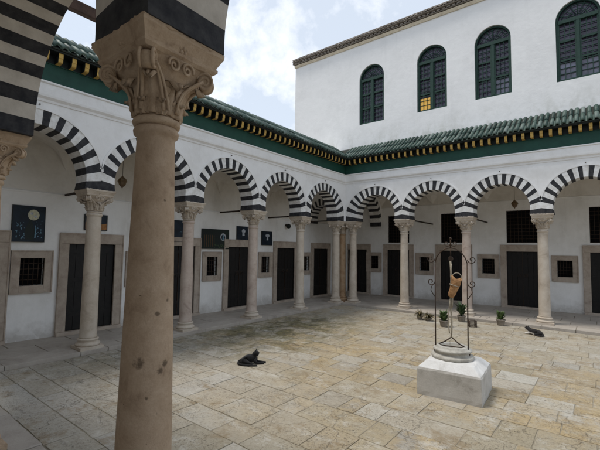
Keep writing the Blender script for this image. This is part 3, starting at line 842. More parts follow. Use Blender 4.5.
for wi, (x, w) in enumerate(wins):
    r = w/2; zc = 7.84-r; z0 = 5.86; y = YU+.09
    mb = MB()
    def ring(ro, ri, za, yy0, yy1):
        pts = [(ro, za)]+[(None, k) for k in range(17)]
        path = [(x+r*ro, za)]+[(x+r*ro*math.cos(PI*k/16), zc+r*ro*math.sin(PI*k/16)) for k in range(17)]+[(x-r*ro, za)]
        pin = [(x+r*ri, za)]+[(x+r*ri*math.cos(PI*k/16), zc+r*ri*math.sin(PI*k/16)) for k in range(17)]+[(x-r*ri, za)]
        for k in range(len(path)-1):
            mb.poly([(path[k][0],yy0,path[k][1]),(path[k+1][0],yy0,path[k+1][1]),(pin[k+1][0],yy0,pin[k+1][1]),(pin[k][0],yy0,pin[k][1])])
            mb.poly([(pin[k][0],yy0,pin[k][1]),(pin[k+1][0],yy0,pin[k+1][1]),(pin[k+1][0],yy1,pin[k+1][1]),(pin[k][0],yy1,pin[k][1])])
    ring(.998, .90, z0, y-.04, y+.04)
    b = lambda x0, x1, z_0, z_1, d=.03: mb.box(x0, x1, y-d, y+d, z_0, z_1)
    b(x-r*.88, x+r*.88, z0, z0+.06); b(x-r*.88, x+r*.88, zc-.06, zc+.03, .045); b(x-.032, x+.032, z0+.06, zc-.06, .042)
    for sx in (-1, 1):
        xa, xb = (x-r*.90, x-.032) if sx < 0 else (x+.032, x+r*.90)
        b(xa, xa+.03, z0+.06, zc-.06, .024); b(xb-.03, xb, z0+.06, zc-.06, .024)
        for zz in (.52, 1.0): b(xa+.04, xb-.04, z0+zz, z0+zz+.05, .022)
    wd = mb.build('window', 'win_green', hall)
    mb = MB()                                                       # iron/wood lattice of small squares
    for sx in (-1, 1):
        xa, xb = (x-r*.90+.03, x-.062) if sx < 0 else (x+.062, x+r*.90-.03)
        for k in range(1, 3): mb.box(xa+(xb-xa)*k/3-.007, xa+(xb-xa)*k/3+.007, y-.012, y+.012, z0+.06, zc-.06)
        nz = 10
        for k in range(1, nz): zz = z0+.06+(zc-.12-z0)*k/nz; mb.box(xa, xb, y-.014, y+.014, zz-.007, zz+.007)
    for k in range(1, 8):                                           # fan light
        a = PI*k/8; mb.tube([(x+.06*math.cos(a), y, zc+.03+.06*math.sin(a)), (x+r*.9*math.cos(a), y, zc+r*.9*math.sin(a))], .011, 5)
    for rr in (.2, .33):
        mb.tube([(x+rr*math.cos(PI*k/14), y, zc+.02+rr*math.sin(PI*k/14)) for k in range(15)], .010, 5)
    mb.build('lattice', 'win_green', wd)
    mb = MB()
    pts = [(x+r*.99, y+.05, z0)]+[(x+r*.99*math.cos(PI*k/16), y+.05, zc+r*.99*math.sin(PI*k/16)) for k in range(17)]+[(x-r*.99, y+.05, z0)]
    mb.poly(pts); mb.build('glass', 'glass', wd)
    if wi in (2, 3, 4):
        mb = MB()
        if wi == 2: mb.box(x+.06, x+r*.88, y+.03, y+.045, z0+.06, z0+.52)
        else: mb.box(x-r*.88, x-.05, y+.03, y+.045, z0+.06, z0+.52); mb.box(x+.05, x+r*.88, y+.03, y+.045, z0+.06, z0+.52)
        mb.build('pane', 'glass_pale', wd)
    if wi == 1:
        mb = MB(); mb.box(x-r*.88+.005, x-.06, y+.025, y+.045, z0+.06, z0+.43); o = mb.build('pane', 'amber', wd); o['label'] = 'lit amber pane'
# cornice: cream moulding, two rows of dark tile ends
def tile_cornice(parent, x0, x1, yw, z, sx=1., k=1.):
    mb = MB(); mb.extrude_x([(yw+.01,z-.09*k),(yw-.03*k,z-.09*k),(yw-.05*k,z-.02*k),(yw-.05*k,z),(yw+.01,z)], x0-.03, x1)
    c = mb.build('cornice', 'cream', parent)
    mb = MB()
    p = .145*k; n = int((x1-x0+.06)/p)
    for row, (yy, zz) in enumerate(((yw-.10*k, z+.045*k), (yw-.17*k, z+.125*k))):
        mb.box(x0-.05-.02*row, x1, yy+.02, yw+.3, zz-.02*k, zz-.002)
        for i in range(n):
            xx = x0-.03+p*i+(p/2 if row else 0)
            A, B = [], []
            for q in range(7):
                t = PI*q/6; A.append((xx+.056*k*math.cos(t), yy+random.uniform(-.012, .012), zz+.05*k*math.sin(t))); B.append((xx+.05*k*math.cos(t), yw+.28, zz+.05*k*math.sin(t)+.03*k))
            ia, ib = mb.vs(A), mb.vs(B)
            for q in range(6): mb.face((ia+q, ia+q+1, ib+q+1, ib+q), 0, True)
            mb.face([ia+q for q in range(7)])
    mb.box(x0-.06, x1, yw-.13*k, yw+.4, z+.185*k, z+.215*k)
    mb.build('cornice_tiles', 'hall_tile', c)
tile_cornice(hall, -2.56, 9.1, YU, 8.72)

# dark timber rail on posts along the left roof terrace, glimpsed between the near arch and the capital
rail = thing('roof_rail', 'dark brown timber rail above the left green roof, glimpsed beside the near pier', 'rail', (-.5, 0, 0), PI/2)
mb = MB(); mb.box(-10.2, -6.95, -.06, .06, 5.665, 5.86); mb.build('beam', 'rail_wood', rail, .015)
for yy in (-9.6, -7.05):
    mb = MB(); mb.box(yy-.06, yy+.06, -.055, .055, 4.95, 5.664); mb.build('post', 'rail_wood', rail, .01)

# ------------------------------------------------------------------ floors
ground = MB(); ground.poly([(-400,-400,-.16),(400,-400,-.16),(400,400,-.16),(-400,400,-.16)])
structure(ground.build('ground', 'earth'))
mb = MB(); mb.poly([(.03,-9.5,YARD-.0055),(11,-9.5,YARD-.0055),(11,-.2,YARD-.0055),(.03,-.2,YARD-.0055)])
structure(mb.build('courtyard_bed', 'joint'))

def flags(mb, X0, X1, Y0, Y1, z, roww, lens, gap, along='x', th=.05, jz=.004, ch=.008, rot=0.):
    y = Y0
    while y < Y1-.02:
        w = random.uniform(*roww); y2 = min(y+w, Y1)
        if Y1-y2 < .15: y2 = Y1
        x = X0-random.uniform(0, .3)
        while x < X1-.02:
            l = random.uniform(*lens)
            if random.random() < .12: l *= .6
            x2 = min(x+l, X1)
            if X1-x2 < .15: x2 = X1
            xa = max(x, X0)
            if x2-xa > .05:
                parts = [(xa, x2, y, y2)]
                if random.random() < .12 and x2-xa > .45:
                    xm = (xa+x2)/2+random.uniform(-.1, .1); parts = [(xa, xm, y, y2), (xm, x2, y, y2)]
                elif random.random() < .10 and y2-y > .38:
                    ym = (y+y2)/2; parts = [(xa, x2, y, ym), (xa, x2, ym, y2)]
                for (a, b, c, d) in parts:
                    g = gap*random.uniform(.5, 1.5)
                    a += g/2; b -= g/2; c += g/2; d -= g/2
                    loop = []; nx = max(2, int((b-a)/.12)); ny = max(2, int((d-c)/.12))
                    J = lambda s=.006: random.uniform(-s, s)
                    for k in range(nx): loop.append((a+(b-a)*k/nx+J(), c+abs(J())))
                    for k in range(ny): loop.append((b-abs(J()), c+(d-c)*k/ny+J()))
                    for k in range(nx): loop.append((b-(b-a)*k/nx+J(), d-abs(J())))
                    for k in range(ny): loop.append((a+abs(J()), d-(d-c)*k/ny+J()))
                    cx, cy = (a+b)/2, (c+d)/2
                    dz = random.uniform(-jz, jz); sx, sy = random.uniform(-.006, .006), random.uniform(-.006, .006)
                    zf = lambda px, py: z+dz+sx*(px-cx)+sy*(py-cy)
                    q = ch*random.uniform(.7, 1.8)
                    tr = (lambda px, py: (px, py)) if along == 'x' else (lambda px, py: (py, px))
                    def sh(px, py, k):
                        vx, vy = cx-px, cy-py; l_ = math.hypot(vx, vy); return px+vx/l_*k, py+vy/l_*k
                    top = [(*tr(*sh(px, py, q*1.4)), zf(px, py)) for px, py in loop]
                    edge = [(*tr(px, py), zf(px, py)-q) for px, py in loop]
                    bot = [(*tr(px, py), z-th) for px, py in loop]
                    n = len(loop); it, ie, ib = mb.vs(top), mb.vs(edge), mb.vs(bot)
                    mb.face([it+k for k in range(n)])
                    for k in range(n):
                        j = (k+1) % n; mb.face((it+k, it+j, ie+j, ie+k), 0, True); mb.face((ie+k, ie+j, ib+j, ib+k))
            x = x2
        y = y2
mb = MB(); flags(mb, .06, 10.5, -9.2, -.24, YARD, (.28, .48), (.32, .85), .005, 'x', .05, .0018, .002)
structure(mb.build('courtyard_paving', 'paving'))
# raised gallery floors: slabs with an uneven kerb edge towards the court
mb = MB()
mb.box(-1.5, .0, -12.6, 2.7, -.15, -.008); mb.box(.0, 10.5, -.18, 2.7, -.15, -.009); mb.box(0, 10.5, -12.6, -9.25, -.15, -.022)
structure(mb.build('gallery_base', 'joint'))
mb = MB()
flags(mb, -12.5, 2.66, -1.46, .03, .0, (.42, .60), (.5, 1.1), .004, 'y', .12, .002, .003)
flags(mb, .035, 10.5, -.21, 2.66, .0, (.5, .7), (.5, 1.1), .004, 'x', .12, .002, .003)
flags(mb, .035, 10.5, -12.5, -9.24, .0, (.45, .6), (.5, 1.0), .007, 'x', .12, .002, .005)
structure(mb.build('gallery_floor', 'floor_stone'))

# ------------------------------------------------------------------ the well
well = thing('well', 'old marble wellhead on a chamfered whitewashed block under a scrolled iron frame', 'well', (5.0, -5.535, YARD-.004), math.radians(4))
mb = MB()
n = 8
def sqring(h, z, j=.004):
    pts = []
    for q in range(4):
        for i in range(n):
            t = -1+2*i/n; x, y = h, t*h; a = q*PI/2
            pts.append((x*math.cos(a)-y*math.sin(a)+random.uniform(-j, j), x*math.sin(a)+y*math.cos(a)+random.uniform(-j, j), z+random.uniform(-j, j)))
    return mb.vs(pts)
rg = [sqring(.362,0,.003), sqring(.366,.05), sqring(.362,.16), sqring(.360,.30), sqring(.352,.325), sqring(.262,.395), sqring(.235,.405), sqring(.1,.408,.002)]
for a, b in zip(rg, rg[1:]):
    for k in range(4*n): mb.face((a+k, a+(k+1) % (4*n), b+(k+1) % (4*n), b+k), 1 if a >= rg[4] else 0, False)
mb.face([rg[-1]+k for k in range(4*n)], 1)
blk = mb.build('base_block', ['whitewash', 'whitewash_top'], well, .012)
mb = MB()
mb.lathe([(.235,.400),(.248,.412),(.252,.430),(.240,.446),(.220,.452),(.208,.462),(.204,.474),(.206,.484),(.218,.490),(.228,.500),(.226,.514),(.212,.522),(.192,.528),(.186,.545),(.178,.552),(.150,.552),(.140,.545),(.138,.38),(.02,.38)], 44, (-.03,.02,0), cap=False)
mb.lathe([(.0005,.385),(.14,.386)], 30, (-.03,.02,0), 1, cap=False)  # black disc, the darkness down the well painted as a surface
mb.build('wellhead', ['wellstone', 'void'], well)
mb = MB()
U = .193; cx = -.035; zt = 1.58
for sx in (-1, 1):
    mb.tube([(cx+sx*U, 0, .44), (cx+sx*U*1.0, 0, 1.0), (cx+sx*U, 0, zt)], .0075, 8)
    mb.tube([(cx+sx*U, 0, zt), (cx+sx*.175, 0, zt+.06), (cx+sx*.13, 0, zt+.13), (cx+sx*.065, 0, zt+.175), (cx, 0, zt+.19)], .007, 8)
    mb.box(cx+sx*U-.02, cx+sx*U+.02, -.02, .02, .43, .50)
mb.tube([(cx, 0, zt+.19), (cx, 0, zt+.30)], .008, 8); mb.ball((cx, 0, zt+.305), .016)
mb.tube([(cx-U, 0, zt+.0), (cx+U, 0, zt+.0)], .006, 6) if False else None
frame = mb.build('frame', 'iron', well)
mb = MB()
def scroll(x, z, r, turns, a0, dirn):
    return [(x+(r*(1-.8*k/30))*math.cos(a0+dirn*turns*2*PI*k/30), 0, z+(r*(1-.8*k/30))*math.sin(a0+dirn*turns*2*PI*k/30)) for k in range(31)]
for sx in (-1, 1):
    a0 = 0 if sx < 0 else PI
    for zz, rr in ((zt+.045, .052), (1.33, .048)):
        mb = MB(); mb.tube(scroll(cx+sx*(U+rr+.004), zz, rr, 1.25, a0, sx), .006, 6); mb.build('scroll', 'iron', frame)
    mb = MB(); mb.tube([(cx+sx*(U+.012), 0, 1.31), (cx+sx*(U+.045), 0, 1.27), (cx+sx*(U+.055), 0, 1.22), (cx+sx*(U+.008), 0, 1.14)], .005, 6); mb.build('hook', 'iron', frame)
    mb = MB(); mb.tube(scroll(cx+sx*.045, zt+.24, .04, 1.1, a0, sx), .005, 6); mb.build('scroll', 'iron', frame)
mb = MB()
mb.tube([(cx, 0, zt+.19), (cx, 0, zt+.06)], .006, 6)
mb.lathe([(.028,-.012),(.030,-.008),(.022,0),(.030,.008),(.028,.012)], 18, (0,0,0), 0, True, True, lambda x, y, z, a: (cx+x, z, zt+.05+y))
mb.build('pulley', 'iron', well)
mb = MB()
for sx in (-1, 1): mb.tube([(cx+sx*.175, -.0, .54), (cx+sx*.08, 0, .59), (cx+.0, 0, .655)], .008, 7)
mb.tube([(cx-.175, 0, .545), (cx-.06, -.05, .55), (cx+.08, -.05, .552), (cx+.175, 0, .545)], .007, 7)
mb.build('bail', 'iron', well)
W = well.matrix_basis
def wpt(x, y, z): return Matrix.Translation(well.location) @ Matrix.Rotation(math.radians(4), 4, 'Z') @ Vector((x, y, z))
mb = MB(); a = [wpt(cx+.004*math.sin(k), -.004*math.cos(k*1.3), .655+(zt+.02-.655)*k/10) for k in range(11)]
mb.tube(a, .011, 8)
mb.tube([wpt(cx+.012+.01*math.sin(k*.9), -.012, 1.02+(zt-1.03)*k/7) for k in range(8)], .008, 7)
mb.tube([wpt(cx-.02-.012*math.sin(k*.6), -.01, .70+.42*k/7) for k in range(8)], .007, 7)
tag(mb.build('well_rope', 'rope'), 'pale rope hanging from the iron frame down into the wellhead', 'rope')
bk = thing('water_bucket', 'tan leather water bucket tied to the rope over the well', 'bucket', wpt(cx+.010, -.025, 1.175), .3)
mb = MB(); mb.M = Matrix.Rotation(math.radians(16), 4, 'Y')
mb.lathe([(.006,-.02),(.030,-.012),(.042,.03),(.050,.09),(.056,.15),(.062,.20),(.068,.235),(.062,.238),(.055,.20),(.046,.12),(.03,.03)], 26, (0,0,-.01), 0, True, False,
         lambda x, y, z, a: (x*(.94+.16*math.sin(3*a+z*14)+.07*math.sin(5*a-z*30)), y*(.80+.14*math.cos(2*a+z*8)), z+.018*math.sin(2*a+1)*(z > .1)))
mb.build('body', 'leather', bk)
mb = MB(); mb.M = Matrix.Rotation(math.radians(16), 4, 'Y'); mb.tube([(.06*math.cos(PI*k/10), 0, .215+.075*math.sin(PI*k/10)) for k in range(11)], .006, 6); mb.build('handle', 'rope', bk)
mb = MB(); mb.M = Matrix.Rotation(math.radians(16), 4, 'Y'); mb.tube([(.057*math.cos(2*PI*k/20), .05*math.sin(2*PI*k/20), .13) for k in range(20)], .006, 6, closed=True); mb.build('hoop', 'rope', bk)

# ------------------------------------------------------------------ skinned animals
def skin_mesh(name, verts, edges, radii, sub=2):
    me = bpy.data.meshes.new(name+'_skeleton'); me.from_pydata(verts, edges, [])
    o = bpy.data.objects.new(name+'_skeleton', me); COL.objects.link(o)
    o.modifiers.new('s', 'SKIN'); 
    for k, r in enumerate(radii):
        me.skin_vertices[0].data[k].radius = (r, r) if not isinstance(r, tuple) else r
        me.skin_vertices[0].data[k].use_root = (k == 0)
    sm = o.modifiers.new('u', 'SUBSURF'); sm.levels = sub; sm.render_levels = sub
    bpy.context.view_layer.update()
    dg = bpy.context.evaluated_depsgraph_get()
    out = bpy.data.meshes.new_from_object(o.evaluated_get(dg))
    bpy.data.objects.remove(o)
    for p in out.polygons: p.use_smooth = True
    out.name = name
    return out
def cat(name, pts, chains, mat, label, loc, rz, eyes):
    names = list(pts); vs = [pts[k][0] for k in names]; rs = [pts[k][1] for k in names]
    es = []
    for c in chains:
        for a, b in zip(c, c[1:]): es.append((names.index(a), names.index(b)))
    t = thing('cat', label, 'cat', loc, rz)
    me = skin_mesh('body', vs, es, rs); me.materials.clear(); me.materials.append(M[mat])
    # ears and muzzle are merged into the same mesh
    bm = bmesh.new(); bm.from_mesh(me)
    hx, hy, hz = pts['head'][0]; fx = Vector((pts['nose'][0][0]-hx, pts['nose'][0][1]-hy, 0)).normalized(); sd = Vector((-fx.y, fx.x, 0))
    for s in (-1, 1):
        b0 = Vector((hx, hy, hz+.012))+sd*s*.022-fx*.008
        tip = b0+Vector((0, 0, .052))+sd*s*.012-fx*.004
        q = [b0+sd*.020, b0-sd*.020, b0+fx*.022, b0-fx*.022]
        vv = [bm.verts.new(p) for p in (q[0], q[2], q[1], q[3])]; tv = bm.verts.new(tip)
        for i in range(4): f = bm.faces.new((vv[i], vv[(i+1) % 4], tv))
        bm.faces.new(vv[::-1])
    bmesh.ops.recalc_face_normals(bm, faces=bm.faces)
    bm.to_mesh(me); bm.free()
    o = bpy.data.objects.new('body', me); COL.objects.link(o); o.parent = t
    for s in (-1, 1):
        mb = MB(); p = Vector((hx, hy, hz+.008))+fx*.034+sd*s*.018; mb.ball(p, .007, 0, 10, 6); mb.build('eye', 'eye', t)
    return t
# black cat: lies with head up, forelegs stretched to its front (local +x)
cat('cat', dict(
    pelvis=((-.115,0,.064),.064), mid=((-.03,0,.070),.068), chest=((.045,0,.076),.058), neck=((.064,-.002,.118),.044),
    occ=((.066,-.002,.150),.048), head=((.090,-.006,.155),.050), nose=((.132,-.014,.141),.036),
    shl=((.06,.04,.06),.030), ell=((.09,.045,.022),.020), pawl=((.20,.04,.016),.015), tipl=((.232,.038,.016),.016),
    shr=((.06,-.04,.06),.030), elr=((.10,-.045,.022),.020), pawr=((.19,-.02,.016),.015), tipr=((.215,-.015,.016),.015),
    hpl=((-.09,.06,.05),.042), knl=((-.02,.085,.032),.026), ftl=((.02,.082,.014),.015),
    hpr=((-.09,-.06,.05),.042), knr=((-.02,-.085,.032),.026), ftr=((.05,-.088,.014),.015),
    t1=((-.165,-.02,.035),.024), t2=((-.17,-.09,.018),.016), t3=((-.08,-.135,.014),.014), t4=((.05,-.145,.013),.012), t5=((.125,-.138,.013),.010)),
    [('pelvis','mid','chest','neck','occ','head','nose'), ('chest','shl','ell','pawl','tipl'), ('chest','shr','elr','pawr','tipr'),
     ('pelvis','hpl','knl','ftl'), ('pelvis','hpr','knr','ftr'), ('pelvis','t1','t2','t3','t4','t5')],
    'fur_black', 'black cat lying on the paving with its head up and forelegs stretched out', (2.30, -6.40, YARD+.002), math.radians(37), None)
cat('cat', dict(
    pelvis=((-.12,0,.056),.064), mid=((-.03,.0,.058),.066), chest=((.06,0,.062),.060), neck=((.100,0,.085),.046),
    occ=((.118,0,.108),.050), head=((.144,-.002,.110),.053), nose=((.184,-.014,.094),.037),
    shl=((.07,.04,.045),.026), ell=((.11,.05,.02),.018), pawl=((.17,.05,.015),.015),
    shr=((.07,-.04,.045),.026), elr=((.11,-.055,.02),.018), pawr=((.18,-.05,.015),.015),
    hpl=((-.11,.05,.042),.036), knl=((-.05,.075,.028),.024), ftl=((-.01,.075,.014),.014),
    hpr=((-.11,-.05,.042),.036), knr=((-.05,-.08,.028),.024), ftr=((.0,-.082,.014),.014),
    t1=((-.175,.02,.032),.022), t2=((-.195,.08,.018),.016), t3=((-.16,.125,.014),.014), t4=((-.08,.135,.013),.012)),
    [('pelvis','mid','chest','neck','occ','head','nose'), ('chest','shl','ell','pawl'), ('chest','shr','elr','pawr'),
     ('pelvis','hpl','knl','ftl'), ('pelvis','hpr','knr','ftr'), ('pelvis','t1','t2','t3','t4')],
    'fur_bicolor', 'black and white cat lying stretched out near the far arcade step', (5.33, -1.06, YARD+.002), math.radians(165), None)

# ------------------------------------------------------------------ plants
def leafblade(mb, base, dirv, l, w, bend, m=0):
    d = Vector(dirv).normalized(); side = d.cross(Vector((0,0,1)))
    if side.length < .05: side = Vector((1,0,0))
    side.normalize(); pts = []
    p = Vector(base); k = 5; rows = []
    for i in range(k+1):
        t = i/k; ww = w*math.sin(PI*min(.95, .12+.83*t))
        rows.append((p-side*ww, p+Vector((0,0,-ww*.25)), p+side*ww))
        p = p+d*(l/k); d = (d+Vector((0,0,-bend/k))).normalized()
    idx = [mb.vs(r) for r in rows]
    for a, b in zip(idx, idx[1:]):
        mb.face((a, a+1, b+1, b), m, True); mb.face((a+1, a+2, b+2, b+1), m, True)
def plant(label, x, y, pot_r, pot_h, kind, hgt, n, mat, z=YARD, pot='terracotta'):
    hgt *= .8; pot_r *= .88; pot_h *= .88
    t = thing('potted_plant', label, 'potted plant', (x, y, z), random.uniform(0, 6))
    mb = MB()
    mb.lathe([(pot_r*.70,0),(pot_r*.78,.02),(pot_r*.95,pot_h*.75),(pot_r*.98,pot_h*.80),(pot_r*1.08,pot_h*.82),(pot_r*1.08,pot_h),(pot_r*.92,pot_h),(pot_r*.88,pot_h*.85)], 24, cap=False)
    p = mb.build('pot', pot, t)
    mb = MB(); mb.lathe([(.001,pot_h*.88),(pot_r*.9,pot_h*.86)], 20, cap=False); mb.build('soil', 'soil', t)
    mb = MB()
    for k in range(n):
        a = random.uniform(0, 2*PI); r = random.uniform(0, pot_r*.6)
        if kind == 'upright':
            b = (r*math.cos(a), r*math.sin(a), pot_h*.85+random.uniform(0, hgt*.55))
            leafblade(mb, b, (math.cos(a)*.55, math.sin(a)*.55, random.uniform(.6, 1.4)), hgt*random.uniform(.3, .55), .020, random.uniform(.3, 1.2))
        else:
            b = (r*math.cos(a), r*math.sin(a), pot_h*.85+random.uniform(0, hgt*.35))
            leafblade(mb, b, (math.cos(a)*1.1, math.sin(a)*1.1, random.uniform(.3, 1.)), hgt*random.uniform(.3, .6), .017, random.uniform(.6, 2.))
    mb.build('foliage', mat, t)
    mb = MB()
    for k in range(7):
        a = 2*PI*k/7; mb.tube([(.01*math.cos(a), .01*math.sin(a), pot_h*.85), (.045*math.cos(a), .045*math.sin(a), pot_h*.85+hgt*.35), (.06*math.cos(a), .06*math.sin(a), pot_h*.85+hgt*.65)], .004, 5)
    mb.build('stem', mat, t)
    return t
PLG = 'potted plants by the far step'
plant('dry brownish plant in a low pot, leftmost by the far step', 2.83, -.95, .085, .09, 'low', .34, 80, 'leaf_dry')['group'] = PLG
plant('dry straggly plant with a few green leaves, second from the left by the far step', 3.07, -.98, .09, .08, 'low', .30, 90, 'leaf_dry')['group'] = PLG
plant('green bushy plant in a stone pot beside the left upright of the well frame', 3.60, -1.50, .11, .17, 'upright', .34, 90, 'leaf')['group'] = PLG
plant('tall dark-leaved plant in a brown pot beside the right upright of the well frame', 3.72, -.52, .11, .16, 'upright', .50, 80, 'leaf_dark')['group'] = PLG
plant('bright green plant in a pale pot standing alone, left of the lying cat', 4.58, -.42, .11, .17, 'upright', .30, 90, 'leaf')['group'] = PLG
# small wire crate
cr = thing('wire_crate', 'small dark wire crate on the paving by the tall dark plant', 'crate', (4.10, -1.05, YARD+.002), .5)
mb = MB(); a, h = .075, .14
for sx in (-1, 1):
    for sy in (-1, 1): mb.tube([(sx*a, sy*a, 0), (sx*a, sy*a, h)], .007, 6)
for zz in (.008, h*.5, h):
    for s in (-1, 1): mb.tube([(-a, s*a, zz), (a, s*a, zz)], .006, 6); mb.tube([(s*a, -a, zz), (s*a, a, zz)], .006, 6)
mb.build('frame', 'iron', cr)
mb = MB()
for k in range(1, 6):
    for s in (-1, 1): mb.tube([(-a+2*a*k/6, s*a, 0), (-a+2*a*k/6, s*a, h)], .003, 5); mb.tube([(s*a, -a+2*a*k/6, 0), (s*a, -a+2*a*k/6, h)], .003, 5)
mb.build('wire', 'iron', cr)

# ------------------------------------------------------------------ paintings and lamps
def painting(label, y, z, w, h, mat, shapes, tilt=2.):
    t = thing('painting', label, 'painting', (-DL+.004, y, z), PI/2)
    t.rotation_euler = (0, 0, PI/2)
    mb = MB(); mb.box(-w/2, w/2, -.028, -.004, -h/2, h/2); mats = [mat]; lay = 0
    for nm, pm, polys in shapes:
        if pm not in mats: mats.append(pm)
        for pts in polys:
            lay += 1; mb.poly([(px*w, -.0285-.0002*lay, pz*h) for px, pz in pts], mats.index(pm))
    mb.build('canvas', mats, t)
    mb = MB()
    for a, b, d, e in ((-w/2-.008, -w/2, -h/2-.008, h/2+.008), (w/2, w/2+.008, -h/2-.008, h/2+.008), (-w/2, w/2, h/2, h/2+.008), (-w/2, w/2, -h/2-.008, -h/2)):
        mb.box(a, b, -.034, -.002, d, e)
    mb.build('frame', 'corbel_black', t)
    for ch in bpy.data.objects:
        if ch.parent == t: ch.rotation_euler = (math.radians(-tilt), 0, 0)
    return t
def disc(cx, cy, rx, ry, n=20): return [(cx+rx*math.cos(2*PI*k/n), cy+ry*math.sin(2*PI*k/n)) for k in range(n)]
def blobs(n, x0, x1, y0, y1, s):
    out = []
    for _ in range(n):
        cx, cy = random.uniform(x0, x1), random.uniform(y0, y1); r = random.uniform(.3, 1)*s
        out.append([(cx+r*random.uniform(.4, 1)*math.cos(a), cy+r*random.uniform(.5, 1.6)*math.sin(a)) for a in [2*PI*k/7 for k in range(7)]])
    return out
PG = 'paintings on the left gallery wall'
painting('large painting of a pale full moon over a dark blue night, above the leftmost window', -8.235, 2.03, .48, .62, 'canvas_dark',
    [('moon', 'pic_moon', [disc(.14, .26, .185, .155)]), ('moon_marks', 'pic_white', [disc(.08, .30, .05, .04), disc(.2, .22, .06, .035)]),
     ('figure', 'canvas_black', [[(-.12,-.45),(.16,-.45),(.20,-.2),(.12,.0),(.08,.12),(.02,.13),(-.03,.02),(-.1,-.15)]]),
     ('brushwork', 'pic_blue', blobs(26, -.42, -.12, -.45, .05, .03)+blobs(16, .2, .42, -.4, .1, .03)+[[(.18,-.4),(.22,-.4),(.24,-.15),(.2,-.02)]])])['group'] = PG
painting('painting in dark blue and orange hung over the doorway behind the nearest left column', -7.10, 2.13, .42, .30, 'canvas_dark',
    [('brushwork', 'pic_orange', [[(-.48,-.48),(.48,-.48),(.48,-.05),(.3,-.1),(0,-.2),(-.3,-.1),(-.48,0)]])])['group'] = PG
painting('dark painting with a pale round shape, half hidden behind the second left column', -5.12, 2.05, .52, .50, 'canvas_dark',
    [('figure', 'pic_white', [disc(.36, .1, .09, .22)]), ('brushwork', 'pic_blue', blobs(14, -.1, .45, -.4, .3, .03))])['group'] = PG
painting('wide dark painting with a small glowing white figure, above a window', -4.08, 1.895, .88, .50, 'canvas_black',
    [('figure', 'pic_white', [disc(.28, .12, .11, .20)]), ('shade', 'canvas_dark', [disc(.28, .10, .075, .15)]), ('brushwork', 'pic_blue', [[(.25,-.04),(.31,-.04),(.30,.24),(.27,.26)]]),
     ('grass', 'leaf_dark', blobs(30, -.1, .46, -.46, -.28, .03)), ('streaks', 'pic_orange', [[(-.42+.07*k,-.4),(-.415+.07*k,-.4),(-.415+.07*k,.2),(-.42+.07*k,.2)] for k in range(6)])])['group'] = PG
painting('small dark blue painting with a pale head shape, above the third left doorway', -3.14, 2.09, .40, .37, 'canvas_dark',
    [('figure', 'pic_white', [disc(.1, .16, .17, .15), [(-.02,-.2),(.2,-.2),(.18,.1),(.0,.1)]])])['group'] = PG
painting('small dark painting with a pale top, above the window beside the third left column', -2.13, 1.98, .44, .40, 'canvas_dark',
    [('figure', 'pic_white', [disc(.05, .2, .2, .12), [(-.05,-.15),(.12,-.15),(.1,.1),(-.02,.1)]])])['group'] = PG

def lantern(label, loc, top, s=1.):
    t = thing('hanging_lantern', label, 'lantern', loc)
    mb = MB(); mb.lathe([(.018,-.11),(.03,-.10),(.06,-.06),(.075,0),(.07,.04),(.04,.075),(.02,.09),(.012,.11)], 8, sm=False); b = mb.build('body', 'lamp_glass', t)
    mb = MB()
    for k in range(8):
        a = 2*PI*k/8; mb.tube([(.03*math.cos(a), .03*math.sin(a), -.10), (.061*math.cos(a), .061*math.sin(a), -.06), (.077*math.cos(a), .077*math.sin(a), 0), (.072*math.cos(a), .072*math.sin(a), .04), (.022*math.cos(a), .022*math.sin(a), .09)], .005, 5)
    mb.tube([(.085*math.cos(2*PI*k/16), .085*math.sin(2*PI*k/16), .0) for k in range(16)], .007, 6, closed=True)
    mb.ball((0,0,-.12), .015); mb.build('cage', 'brass', t)
    mb = MB(); mb.tube([(0,0,.10), (0,0,top-loc[2])], .005, 6); mb.build('chain', 'iron', t)
    return t
lantern('brass lantern hanging under the left gallery vault, just left of the foreground column', (-.9, -6.87, 2.94), 3.58)
lantern('brass lantern hanging in the far gallery before a grilled upper window', (4.63, 1.5, 3.03), 3.75)
t = thing('wall_lamp', 'small round black lamp on the left gallery wall between two last doorways', 'lamp', (-DL, -1.22, 2.40), PI/2)
mb = MB(); mb.ball((0, -.11, 0), .075, 0, 18, 12); mb.build('globe', 'corbel_black', t)
mb = MB(); mb.tube([(0, 0, .03), (0, -.06, .03), (0, -.09, .0)], .014, 8); mb.lathe([(.04,-.0),(.04,.012)], 16, (0,0,0), 0, True, True, lambda x, y, z, a: (x, -z, .03+y)); mb.build('bracket', 'iron', t)

# ------------------------------------------------------------------ camera
cam = bpy.data.cameras.new('camera'); co = bpy.data.objects.new('camera', cam); COL.objects.link(co)
f, yaw, pitch, roll = 378.525, -0.6674, .0654, .0155
fw = Vector((math.sin(yaw)*math.cos(pitch), math.cos(yaw)*math.cos(pitch), math.sin(pitch)))
r0 = Vector((math.cos(yaw), -math.sin(yaw), 0)); u0 = r0.cross(fw)
r = math.cos(roll)*r0+math.sin(roll)*u0; u = -math.sin(roll)*r0+math.cos(roll)*u0
m3 = Matrix((r, u, -fw)).transposed()
co.matrix_world = Matrix.Translation((6.4397, -10.5043, 1.65)) @ m3.to_4x4()
cam.sensor_width = 36; cam.lens = 36*f/600; cam.clip_start = .05; cam.clip_end = 2000
S.camera = co

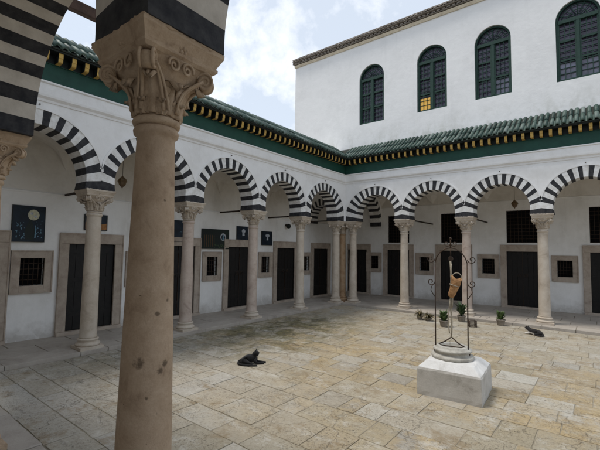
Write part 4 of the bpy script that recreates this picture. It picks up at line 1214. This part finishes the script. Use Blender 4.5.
# ------------------------------------------------------------------ light and sky
SUN_EL, SUN_AZ = math.radians(70), math.radians(-130)     # azimuth of the sun, from +y towards +x
sd = Vector((math.sin(SUN_AZ)*math.cos(SUN_EL), math.cos(SUN_AZ)*math.cos(SUN_EL), math.sin(SUN_EL)))
sun = bpy.data.lights.new('sun', 'SUN'); sun.energy = .95; sun.angle = math.radians(16); sun.color = (1, .95, .87)
so = bpy.data.objects.new('sun', sun); COL.objects.link(so)
so.rotation_euler = (-sd).to_track_quat('-Z', 'Y').to_euler()
w = bpy.data.worlds.new('World'); S.world = w; w.use_nodes = True
nt = w.node_tree; bg = nt.nodes['Background']
sky = nt.nodes.new('ShaderNodeTexSky'); sky.sky_type = 'NISHITA'; sky.sun_disc = False
sky.sun_elevation = SUN_EL; sky.sun_rotation = SUN_AZ; sky.air_density = 1.; sky.dust_density = 1.2; sky.ozone_density = 1.
tc = nt.nodes.new('ShaderNodeTexCoord'); gen = tc.outputs['Generated']
def dirvec(px, py):
    x, y = (px-300)/f, (225-py)/f; d = r*x+u*y+fw; return d.normalized()
def spot(px, py, half):
    d = dirvec(px, py); n = nt.nodes.new('ShaderNodeVectorMath'); n.operation = 'DOT_PRODUCT'
    nm = nt.nodes.new('ShaderNodeVectorMath'); nm.operation = 'NORMALIZE'; nt.links.new(gen, nm.inputs[0])
    nt.links.new(nm.outputs[0], n.inputs[0]); n.inputs[1].default_value = d
    return fmap(nt, n.outputs['Value'], math.cos(half*1.0), math.cos(half*.15))
n1 = noise(nt, gen, 7.5, 10, .62, .2)
n2 = noise(nt, gen, 17., 8, .62, .1)
cl = math_(nt, 'ADD', math_(nt, 'MULTIPLY', n1, .6), math_(nt, 'MULTIPLY', n2, .4))
boost = math_(nt, 'MAXIMUM', spot(283, 58, .135), spot(212, 86, .085))
boost = math_(nt, 'MAXIMUM', boost, math_(nt, 'MULTIPLY', spot(245, 20, .10), .55))
cl = math_(nt, 'ADD', cl, math_(nt, 'MULTIPLY', boost, .15))
mask = fmap(nt, cl, .53, .84)
hazec = mix(nt, .72, sky.outputs['Color'], (6.1, 6.65, 7.35))
cloudc = ramp(nt, n2, [(.3, (1, 1, 1)), (.7, (1, 1, 1))])
skyc = mix(nt, mask, hazec, (9.3, 9.35, 9.45))
nt.links.new(skyc, bg.inputs['Color']); bg.inputs['Strength'].default_value = .06

S.render.engine = 'CYCLES'; S.cycles.max_bounces = 16; S.cycles.diffuse_bounces = 10
S.view_settings.view_transform = 'Standard'; S.view_settings.look = 'None'; S.view_settings.gamma = 1
S.view_settings.use_curve_mapping = False; S.view_settings.exposure = 1.3
